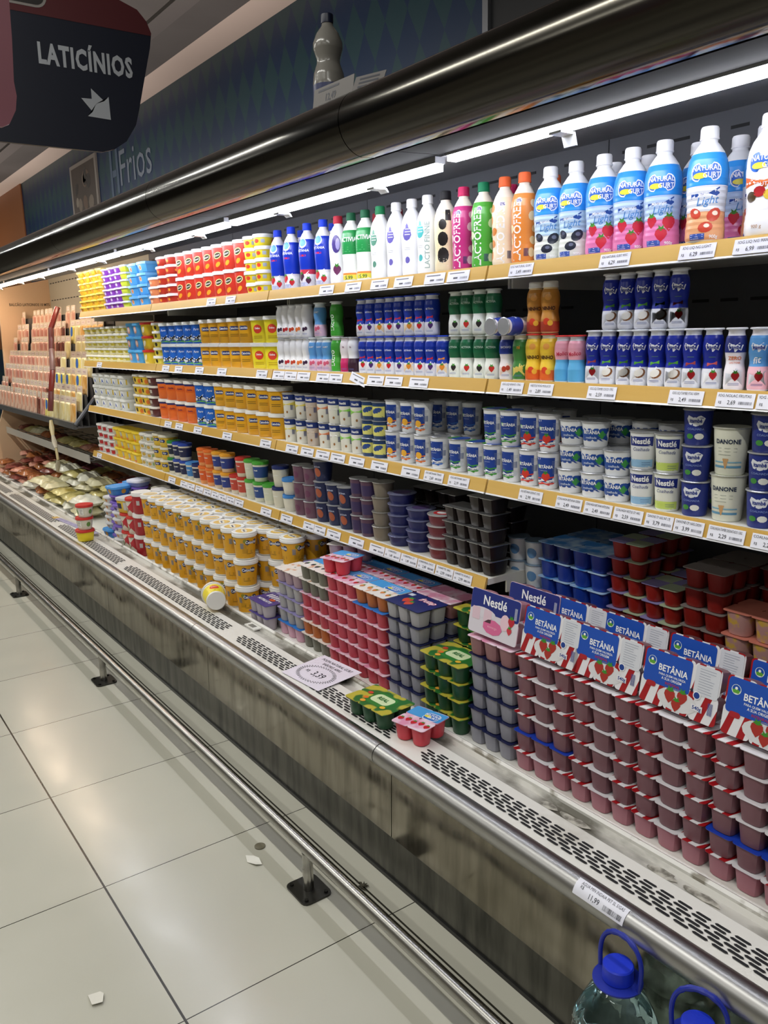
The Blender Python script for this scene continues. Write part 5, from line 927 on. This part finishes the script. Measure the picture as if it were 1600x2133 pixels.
# soft packs
def pillow(c1, c2, sx, sy, sz, name, cat, seed, rough=0.25, crimp=True):
    rn = random.Random(seed); me_n = 15; m = Mb(); vs = []; fs = []; ph = rn.uniform(0, 6)
    mat = noisy(name+'_film', c1, c2, 9, rough, (0.4, 0.6), bump=0.4)
    for side in (1, -1):
        for i in range(me_n):
            for j in range(me_n):
                u, v = i/(me_n-1)*2-1, j/(me_n-1)*2-1; um, vm = min(1, abs(u)*1.12), min(1, abs(v)*1.12); t = max(0, (1-um**5))*max(0, (1-vm**5))
                h = sz*0.5*(t**0.6)*(1+0.10*sin(u*7+ph)+0.10*sin(v*9+ph*2)+0.06*sin(u*15+v*11)) if side > 0 else -sz*0.5*(t**0.5)*0.85
                vs.append((u*sx/2*(1+0.03*sin(v*7+ph)), v*sy/2*(1+0.04*sin(u*6+ph)), sz*0.46+h))
        b = 0 if side > 0 else me_n*me_n
        for i in range(me_n-1):
            for j in range(me_n-1): q = [b+i*me_n+j, b+(i+1)*me_n+j, b+(i+1)*me_n+j+1, b+i*me_n+j+1]; fs.append(q if side > 0 else q[::-1])
    m.add(vs, fs, mat); weld(m); d = Mb(); mp = flat((0, 0, 0), (1, 0, 0), (0, 1, 0)); top = sz*0.98
    return Kind(name, cat, [('film_pack', m.mesh(name+'_m', 60))], sz)
PK = {'dark red': pillow('#5a241f', '#8a4a40', 0.2, 0.14, 0.045, 'vacuum_meat_pack', 'meat pack', 1), 'brown': pillow('#7d4426', '#a8683c', 0.2, 0.13, 0.05, 'vacuum_meat_pack', 'meat pack', 2), 'salmon': pillow('#b5654e', '#d8a08c', 0.17, 0.12, 0.04, 'vacuum_meat_pack', 'meat pack', 3), 'purple': pillow('#5f2040', '#8a4a5a', 0.18, 0.13, 0.045, 'vacuum_meat_pack', 'meat pack', 4),
      'cream': pillow('#c9c092', '#e2dcb8', 0.24, 0.17, 0.06, 'cheese_bag', 'cheese bag', 5), 'pale': pillow('#cfcdb8', '#e6e4d4', 0.22, 0.16, 0.065, 'cheese_bag', 'cheese bag', 6), 'olive': pillow('#8f8648', '#c9bd7c', 0.22, 0.16, 0.05, 'grated_cheese_bag', 'cheese bag', 7), 'gold': pillow('#a8964a', '#e8dc9a', 0.2, 0.15, 0.045, 'grated_cheese_bag', 'cheese bag', 8, 0.12)}
cnt = {}
def heap(ck, x, y, z, rz, rx=0, ry=0):
    cnt[ck] = cnt.get(ck, 0)+1
    PK[ck].put(x, y, z, rz, '%s soft pack in the deck heap, %s from left of its colour' % (ck, ORD[cnt[ck]-1]), 'soft packs heaped on the deck', rx=rx, ry=ry)
rn = random.Random(9)
for i in range(10):
    x = -7.82+0.262*i; f = i/9
    for j in range(3):
        y = 1.495+j*0.185
        for l in range(2 if j == 0 else 3):
            if f < 0.36: ck = ['salmon', 'brown', 'dark red'][(i+j+l) % 3]
            elif f < 0.62: ck = (['cream', 'pale', 'brown'] if j < 2 else ['dark red', 'purple', 'brown'])[(i+l) % 3]
            else: ck = (['pale', 'olive', 'gold', 'cream'] if j < 2 else ['dark red', 'brown', 'olive', 'purple'])[(i*3+j+l) % 4]
            heap(ck, x+rn.uniform(-0.015, 0.015)+(0.03 if l % 2 else 0), y, ZD+0.016+l*0.066, rn.uniform(-0.25, 0.25), rn.uniform(0.02, 0.10), rn.uniform(-0.05, 0.05))
wp = ['dark red', 'olive', 'cream', 'brown', 'dark red', 'olive', 'gold', 'salmon', 'brown', 'cream', 'dark red', 'olive']
for i, ck in enumerate(wp[:9]): PK[ck].put(-7.78+i*0.262, 1.70, 0.797, rn.uniform(-0.15, 0.15), '%s pack on the wire shelf, %s from left' % (ck, ORD[i]), 'packs on the wire shelf', rx=0.05)
m = Mb(); m.box(-0.30, 0.30, -0.018, 0.018, 0, 0.002, C('#a9a3c4', 0.4)); m.box(-0.36, -0.30, -0.018, 0.018, 0, 0.002, C('#c9a860', 0.4)); mp = flat((0, 0, 0.002), (1, 0, 0), (0, 1, 0)); [lines(m, mp, -0.24+0.08*k, 0.006, 0.05, 2, 0.008, C('#6a6690'), 1, 0.002) for k in range(7)]
o = m.obj('loose_price_rail', None, (-5.12, 1.33, 0.449), sharp=-50); o.rotation_euler = (0, 0, 0.1); tag(o, 'loose lilac price strip lying on the deck by the leaning tubs', 'price strip')

# ================================================================== PRICE TAGS
_pt = {}
PAPER = C('#e4e4ee', 0.45, name='tag_paper'); INK = C('#33343c', 0.5, name='tag_ink')
def tagkind(top, price, w_=0.082, near=True):
    k = (top, price, w_)
    if k in _pt: return _pt[k]
    h_ = 0.030; b = Mb(); b.box(-w_/2, w_/2, -0.0005, 0.0005, 0, h_, PAPER); d = Mb(); mp = flat((0, -0.0005, 0), (1, 0, 0), (0, 0, 1))
    if near:
        T(d, mp, top, 0.0085, INK, -w_*0.02, 0.0235, 0, min(1.0, w_*0.9/(len(top)*0.0052)), 0.0, 0, 1); T(d, mp, 'R$', 0.008, INK, -w_*0.38, 0.009, 0, 0.8, 0.0, 0, 1); T(d, mp, price, 0.0125, INK, -w_*0.08, 0.0095, 0, 0.85, 0.006, 0, 1)
    else:
        lines(d, mp, 0, 0.0235, w_*0.8, 1, 0.004, C('#70717c', 0.5), 1, 0.0028, len(price)+int(w_*1e4)); P(d, mp, Rc(-w_*0.1, 0.010, w_*0.2, 0.005, 2), C('#55565f', 0.5), 1, 1)
    bars(d, mp, w_*0.28, 0.0095, w_*0.34, 0.006, 16, C('#70717c', 0.5), 1, int(w_*1000)+len(top))
    _pt[k] = Kind('price_tag', 'price tag', [('paper', b.mesh('price_tag_paper')), ('print', d.mesh('price_tag_print', -50))], h_); return _pt[k]
TG = {1: [(-3.474, None), (-3.281, None), (-2.52, None), (-2.355, None), (-2.205, None), (-2.079, None), (-1.929, None), (-1.825, None), (-1.58, ('IOG NATURAL GURT', '5,49')), (-1.283, ('IOG NATURAL GURT 900G', '6,29')), (-1.072, ('IOG LIQ NG LIGHT', '6,29')), (-0.947, ('IOG LIQ NG 900G', '6,99'))],
 2: [(-5.143, None), (-4.07, None), (-3.902, None), (-3.654, None), (-3.411, None), (-3.035, None), (-2.895, None), (-2.80, None), (-2.703, None), (-2.567, None), (-2.48, None), (-2.343, 't'), (-2.239, None), (-2.139, None), (-2.01, None), (-1.61, ('IOG LIQ NINHO 170G', '1,49')), (-1.505, ('NESTLE IOG MOLICO', '2,89')), (-1.308, ('IOG LIQ ITAMBE COCO 170G', '2,59')), (-1.08, ('IOG LIQ ITAMBE FTAS VERM', '2,49')), (-0.965, ('IOG NOLAC FRUTAS', '2,69')), (-0.875, ('IOG FIT MORANGO', '2,79'))],
 3: [(-4.096, None), (-3.95, None), (-3.72, None), (-3.398, None), (-3.034, None), (-2.816, None), (-2.699, None), (-2.588, None), (-2.485, None), (-2.364, None), (-2.229, None), (-2.059, None), (-1.943, ('IOG BETANIA TRAD', '2,69')), (-1.827, ('IOG BETANIA NAT', '2,19')), (-1.535, ('IOG BETANIA DESNAT 170G', '2,99')), (-1.401, ('COALHADA BETANIA DESN', '2,49')), (-1.308, ('COALHADA BETANIA INTEGRAL', '2,49')), (-1.218, ('COALHADA NESTLE CP 140G', '2,59')), (-1.132, ('DANONE CP 160G INT LTE', '3,79')), (-1.055, ('DANONE CP 160G DESN', '3,99')), (-0.965, ('COALHADA ITAMBE DESNATADO 130G', '2,29')), (-0.865, ('COALHADA ITAMBE', '2,29'))],
 4: [(-5.32, None), (-4.104, None), (-3.944, None), (-3.853, None), (-3.753, None), (-3.658, None), (-3.571, None), (-3.49, None), (-3.405, None), (-3.317, None), (-3.063, None), (-2.886, None), (-2.712, None), (-2.63, None), (-2.532, None), (-2.382, None), (-2.255, None), (-2.165, ('SOBREMESA', '1,49')), (-2.075, ('SOBREMESA CP', '1,49')), (-1.985, ('SOBREMESA CHOC', '2,49')), (-1.895, ('DANETTE 180G', '2,99')), (-1.81, ('DANETTE DUPLO', '2,99'))]}
PR = ['1,49', '1,89', '2,19', '1,99', '2,69', '5,99', '4,49']
for s_, L_ in TG.items():
    for i, (x, t_) in enumerate(L_):
        nx = min([abs(x-q[0]) for q in L_ if q[0] != x]); w_ = round(min(0.085 if x > -1.7 else 0.092, nx*0.96), 3)
        K = tagkind(t_[0], t_[1], w_) if isinstance(t_, tuple) else tagkind('PRODUTO', PR[i % 7], w_, False)
        r_ = t_[1] if isinstance(t_, tuple) else ''
        o = K.put(x, 1.5660, ZS[s_]-0.0305, 0, 'white price tag%s, %s from left on the %s rail' % (' '+r_ if r_ else '', (ORD+['twenty first', 'twenty second', 'twenty third'])[i], SHN[s_].replace(' shelf', '-shelf')), 'price tags on the shelf rails', rx=-0.28, ry=0.25 if t_ == 't' else 0)
# tag on the bumper rail
m = Mb(); mpb = lambda u, v, lv: (-0.935+u, 1.188+(0.0318+0.0002*lv)*cos(radians(135)-v/0.0318), 0.432+(0.0318+0.0002*lv)*sin(radians(135)-v/0.0318))
P(m, mpb, Rc(0, 0, 0.125, 0.036, 6), PAPER, 0, 5); T(m, mpb, 'AGUA MIN INDAIA PET 5L S/GAS', 0.010, INK, 0.002, 0.010, 0, 0.72, 0, 0, 2); T(m, mpb, 'R$', 0.009, INK, -0.045, 0.002, 0, 0.9, 0, 0, 2); T(m, mpb, '11,99', 0.015, INK, -0.012, -0.006, 0, 0.85, 0.005, 0, 2); bars(m, mpb, 0.035, -0.008, 0.045, 0.010, 20, INK, 2, 4)
o = m.obj('price_tag', sharp=-60); tag(o, 'white price tag reading 11,99 stuck on the steel bumper', 'price tag', 'bumper tag')
# paper price sign lying on the deck
m = Mb(); m.box(-0.105, 0.105, -0.09, 0.09, 0, 0.0012, C('#dcd6e2', 0.5, name='sign_paper')); s1 = Mb(); mp = flat((0, 0, 0.0012), (1, 0, 0), (0, 1, 0))
T(s1, mp, 'POLPA NATURAL GURT', 0.0185, INK, 0.0, 0.066, 0, 0.82, 0.006, 0, 1); T(s1, mp, 'SABORES 600G', 0.0185, INK, 0.0, 0.044, 0, 0.82, 0.006, 0, 1); T(s1, mp, 'R$', 0.018, INK, -0.046, -0.022, 0, 0.9, 0.006, 0, 1); T(s1, mp, '3,39', 0.042, INK, 0.012, -0.022, 0, 0.85, 0.008, 0, 1)
z_ = [(r*1.0*cos(t)*0.088, -0.022+r*sin(t)*0.055) for t, r in [(2*pi*k/84, 1.0 if k % 2 else 0.80) for k in range(84)]]
for a_, b_ in zip(z_, z_[1:]+z_[:1]):
    dx, dy = b_[0]-a_[0], b_[1]-a_[1]; l = math.hypot(dx, dy); nx, ny = -dy/l*0.0007, dx/l*0.0007
    s1.add([mp(a_[0]+nx, a_[1]+ny, 1), mp(b_[0]+nx, b_[1]+ny, 1), mp(b_[0]-nx, b_[1]-ny, 1), mp(a_[0]-nx, a_[1]-ny, 1)], [(0, 1, 2, 3)], INK)
r_ = empty('price_sign', (-2.247, 1.326, 0.4535), 0.08, radians(3.2)); m.obj('paper', r_); s1.obj('print', r_, sharp=-50); tag(r_, 'lilac paper price sign reading R$ 3,39 lying on the deck', 'price sign')
# ================================================================== HANGING SIGNS
r_ = empty('hanging_aisle_sign', (-2.4, 0, 0)); m = Mb(); CY = 0.455
half = [(0.0, 2.0575), (0.341, 2.0575), (0.375, 2.068), (0.41, 2.092), (0.44, 2.137), (0.452, 2.176), (0.472, 2.25), (0.497, 2.341), (0.5035, 2.378), (0.492, 2.406), (0.468, 2.431), (0.417, 2.447), (0.36, 2.452), (0, 2.452)]
full = [(CY+y, z) for y, z in half]+[(CY-y, z) for y, z in half[::-1][1:-1]]
m.prof(full, -0.012, 0.0, C('#0a0e1d', 0.45)); m.obj('board', r_)
m = Mb(); up = [(CY+0.5015, 2.3715)]+[(CY+y, z) for y, z in half[8:]]+[(CY-y, z) for y, z in half[::-1][1:6]]+[(CY-0.5015, 2.3715)]; mp = flat((0, 0, 0), (0, 1, 0), (0, 0, 1))
P(m, mp, up, C('#421418', 0.45), 1, 1); o = m.obj('red_band', r_, sharp=-50)
SPC[0] = 1.13; m = Mb(); T(m, mp, 'LATIC\u00cdNIOS', 0.068, C('#909398', 0.5), 0.773, 2.279, -0.006, 0.62, 0.04, 0, 2); SPC[0] = 1.0; m.obj('lettering', r_, sharp=-50); m = Mb()
P(m, mp, [(0.7784, 2.2148), (0.8116, 2.1871), (0.8244, 2.1995), (0.8256, 2.1418), (0.764, 2.1441), (0.7779, 2.1565), (0.7506, 2.1875), (0.7784, 2.1887)], C('#909398', 0.5), 2, 1); m.obj('arrow', r_, sharp=-50)
m = Mb(); P(m, mp, RR(0.17, 0.075, 0.028, 5, 0.60, 2.425), C('#77726e', 0.5), 3, 1); P(m, mp, RR(0.158, 0.063, 0.023, 5, 0.60, 2.425), C('#15110f', 0.6), 4, 1); m.obj('logo_cutout', r_, sharp=-50)
m = Mb(); m.tube([(-0.006, 0.80, 2.447), (-0.006, 0.80, 3.169)], 0.002, C('#55585c', 0.4)); m.obj('hanging_wire', r_); m = Mb(); m.tube([(-0.006, 0.11, 2.447), (-0.006, 0.11, 3.169)], 0.002, C('#55585c', 0.4)); m.obj('hanging_wire', r_)
tag(r_, 'navy and red hanging aisle sign with white lettering and arrow', 'sign')
r_ = empty('hanging_placard', (-1.5, 0, 0)); m = Mb(); q = [(0.10, 1.893), (0.341, 1.8931), (0.352, 1.8987), (0.3636, 1.92), (0.3674, 1.9417), (0.3654, 1.9626), (0.3695, 2.0257), (0.3713, 2.0806), (0.374, 2.20), (0.365, 2.24), (0.34, 2.26), (0.10, 2.26)]
m.prof(q, -0.008, 0, C('#70404a', 0.5)); m.obj('board', r_); m = Mb(); P(m, flat((0, 0, 0), (0, 1, 0), (0, 0, 1)), RR(0.16, 0.25, 0.02, 4, 0.26, 2.09), C('#6d6474', 0.5), 1, 1); m.obj('printed_face', r_, sharp=-50)
m = Mb(); m.tube([(-0.004, 0.24, 2.255), (-0.004, 0.24, 3.169)], 0.0015, C('#55585c', 0.4)); m.obj('hanging_wire', r_); tag(r_, 'dusky pink hanging placard at the upper left edge', 'sign')
# ================================================================== ON THE CANOPY
r_ = empty('water_bottle', (-2.035, 1.30, 2.1125)); BPT = [(0.030, 0), (0.040, 0.004), (0.043, 0.03), (0.043, 0.10), (0.040, 0.125), (0.031, 0.150), (0.031, 0.160), (0.039, 0.185), (0.039, 0.20), (0.030, 0.222), (0.016, 0.240), (0.014, 0.248)]
m = Mb(); pr = fine(BPT, 0.008); shell(m, Sh(1.0), pr, C('#75726c', 0.2), 24); weld(m); m.obj('body', r_); m = Mb(); shell(m, Sh(1.0), [(0.016, 0.247), (0.0165, 0.25), (0.016, 0.268), (0.014, 0.27)], C('#10162e', 0.4), 20); weld(m); m.obj('cap', r_)
m = Mb(); sf = interp(pr); shell(m, Sh(1.0), [(sf(z), z) for z in (0.008, 0.03, 0.06, 0.095)], C('#1a2350', 0.4), 24, False, False, 0.0005); m.obj('printed_label', r_, sharp=-50); tag(r_, 'plastic water bottle with navy label standing on the dark canopy', 'bottle')
tk = tagkind('OFERTA', '12,49', 0.15); 
m = Mb(); m.box(-0.085, 0.085, -0.0006, 0.0006, 0, 0.050, C('#66625f', 0.6)); d = Mb(); mp = flat((0, -0.0006, 0), (1, 0, 0), (0, 0, 1)); lines(d, mp, -0.02, 0.041, 0.09, 1, 0.01, INK, 1, 0.005); T(d, mp, '12,49', 0.024, INK, -0.01, 0.020, 0, 0.9, 0.02, 0, 1)
r_ = empty('paper_card', (-1.86, 1.195, 2.1135), 0.05, -0.15); m.obj('card', r_); d.obj('print', r_, sharp=-50); tag(r_, 'grey price card leaning beside the bottle on the canopy', 'card')
m = Mb(); m.box(-0.045, 0.045, -0.0006, 0.0006, 0, 0.045, C('#605c5a', 0.6)); d = Mb(); lines(d, mp, 0.0, 0.035, 0.06, 3, 0.011, INK, 1, 0.005)
r_ = empty('paper_card', (-1.72, 1.20, 2.1135), 0.3, -0.5); m.obj('card', r_); d.obj('print', r_, sharp=-50); tag(r_, 'small tilted price card at the right of the leaning card', 'card')
# ================================================================== WATER JUGS
PET = C('#b9dbe2', 0.03, trans=1.0, name='clear_blue_pet'); JB = C('#1b34c4', 0.35); JB2 = C('#1c2c96', 0.35)
for i, (jx, rz, lb) in enumerate(((-0.855, 0.0, 'large clear water jug with blue cap, standing left, handle raised'), (-0.684, 0.35, 'water jug with blue cap at the bottom edge, beside the first'))):
    r_ = empty('water_jug', (jx, 1.1275, 0), rz)
    jp = [(0.060, 0.001), (0.078, 0.006), (0.083, 0.02), (0.083, 0.08), (0.080, 0.10), (0.083, 0.12), (0.083, 0.16), (0.080, 0.18), (0.083, 0.20), (0.083, 0.235), (0.077, 0.27), (0.060, 0.305), (0.040, 0.33), (0.027, 0.343), (0.024, 0.352)]
    m = Mb(); pf = interp(jp); zz_ = sorted(set([z for r, z in jp]+[0.004*k for k in range(1, 88)])); vs = []; n = 40
    for z in zz_:
        for k in range(n):
            a = 2*pi*k/n; fl = 0.0022*cos(a*10) if 0.245 < z < 0.325 else 0; r = pf(z)+fl; vs.append((r*cos(a), r*sin(a), z))
    m.add(vs, [(q*n+k, q*n+(k+1) % n, (q+1)*n+(k+1) % n, (q+1)*n+k) for q in range(len(zz_)-1) for k in range(n)]+[tuple(range(n))[::-1], tuple(range((len(zz_)-1)*n, len(zz_)*n))], PET); m.obj('body', r_, sharp=60)
    m = Mb(); shell(m, Sh(1.0), [(0.0275, 0.3535), (0.0295, 0.3545), (0.0290, 0.382), (0.027, 0.3845)], JB, 32); weld(m)
    m.obj('cap', r_)
    m = Mb(); shell(m, Sh(1.0), [(0.0285, 0.3475), (0.047, 0.3485), (0.047, 0.3515), (0.0285, 0.3530)], JB2, 28, True, True); weld(m)
    m.obj('collar', r_); m = Mb(); pts = []; rr = []
    for k in range(33):
        a = pi*k/32; pts.append((0.0445*cos(a)*(1+0.38*sin(a)), 0.004+0.006*sin(a), 0.350+0.090*sin(a)**0.8)); rr.append(0.0045+(0.0013*abs(sin(k*0.9)) if 10 < k < 23 else 0))
    m.tube(pts, rr, JB2, 10); m.obj('handle', r_); tag(r_, lb, 'water jug')
# ================================================================== LITTER
def scrap(name, pts, x, y, z, col, label, cat, th=0.0012, bend=0.004, rz=0):
    m = Mb(); n = len(pts); vs = [(u, v, bend*(1+sin(u*90+v*60))+t) for t in (0, th) for u, v in pts]
    c0 = (0, 0); vs += [(0, 0, bend*0.6), (0, 0, bend*0.6+th)]
    fs = [(k, (k+1) % n, n+(k+1) % n, n+k) for k in range(n)]+[((k+1) % n, k, 2*n) for k in range(n)]+[(n+k, n+(k+1) % n, 2*n+1) for k in range(n)]
    m.add(vs, fs, col if not isinstance(col, str) else C(col, 0.6)); o = m.obj(name, None, (x, y, z)); o.rotation_euler = (0, 0, rz); tag(o, label, cat)
scrap('paper_scrap', [(-0.032, -0.01), (-0.005, -0.018), (0.03, -0.006), (0.034, 0.012), (0.008, 0.016), (-0.022, 0.012)], -2.07, 0.955, 0.0005, '#d8d6cc', 'torn white paper scrap on the floor beside the rail post', 'litter')
scrap('paper_scrap', [(-0.022, -0.014), (0.018, -0.016), (0.024, 0.008), (0.0, 0.018), (-0.018, 0.014)], -1.815, 0.405, 0.0005, '#d4d1c6', 'folded pale paper scrap on the floor at lower left', 'litter')
m = Mb(); shell(m, Sh(0.017, 0.017), [(1, 0), (1, 0.003), (0.94, 0.0036)], C('#6b6654', 0.5), 24); weld(m); o = m.obj('floor_plug', None, (-2.123, 1.005, 0.0003)); tag(o, 'round dull metal disc on the floor near the paper', 'disc')
m = Mb(); rn = random.Random(4)
for k in range(9):
    a = rn.uniform(0, 6.28); m.tube([(0, 0, 0.004), (0.010*cos(a), 0.010*sin(a), 0.008), (0.026*cos(a+0.6), 0.022*sin(a+0.6), 0.003)], [0.004, 0.0025, 0.0006], C('#4a463a', 0.9), 6)
weld(m); o = m.obj('dust_tuft', None, (-1.77, 1.147, 0)); tag(o, 'small grey dust tuft on the tile joint behind the rail', 'litter')
ST = noisy('torn_sticker_paper', '#6f6b62', '#b9b5aa', 40, 0.6, (0.4, 0.6))
for i, (x, y, w_, h_) in enumerate(((-1.245, 1.352, 0.055, 0.026), (-1.165, 1.352, 0.10, 0.028), (-0.925, 1.352, 0.07, 0.030), (-0.83, 1.352, 0.09, 0.022))):
    rn = random.Random(i); n = 14; pts = [(w_/2*cos(t)*rn.uniform(0.75, 1.1), h_/2*sin(t)*rn.uniform(0.75, 1.1)) for t in [2*pi*k/n for k in range(n)]]
    scrap('torn_sticker', pts, x, y, 0.4385, ST, 'torn grey sticker remnant on the white deck channel, %s from left' % ORD[i], 'sticker', 0.0006, 0.0004)
bpy.data.scenes.remove(TS)
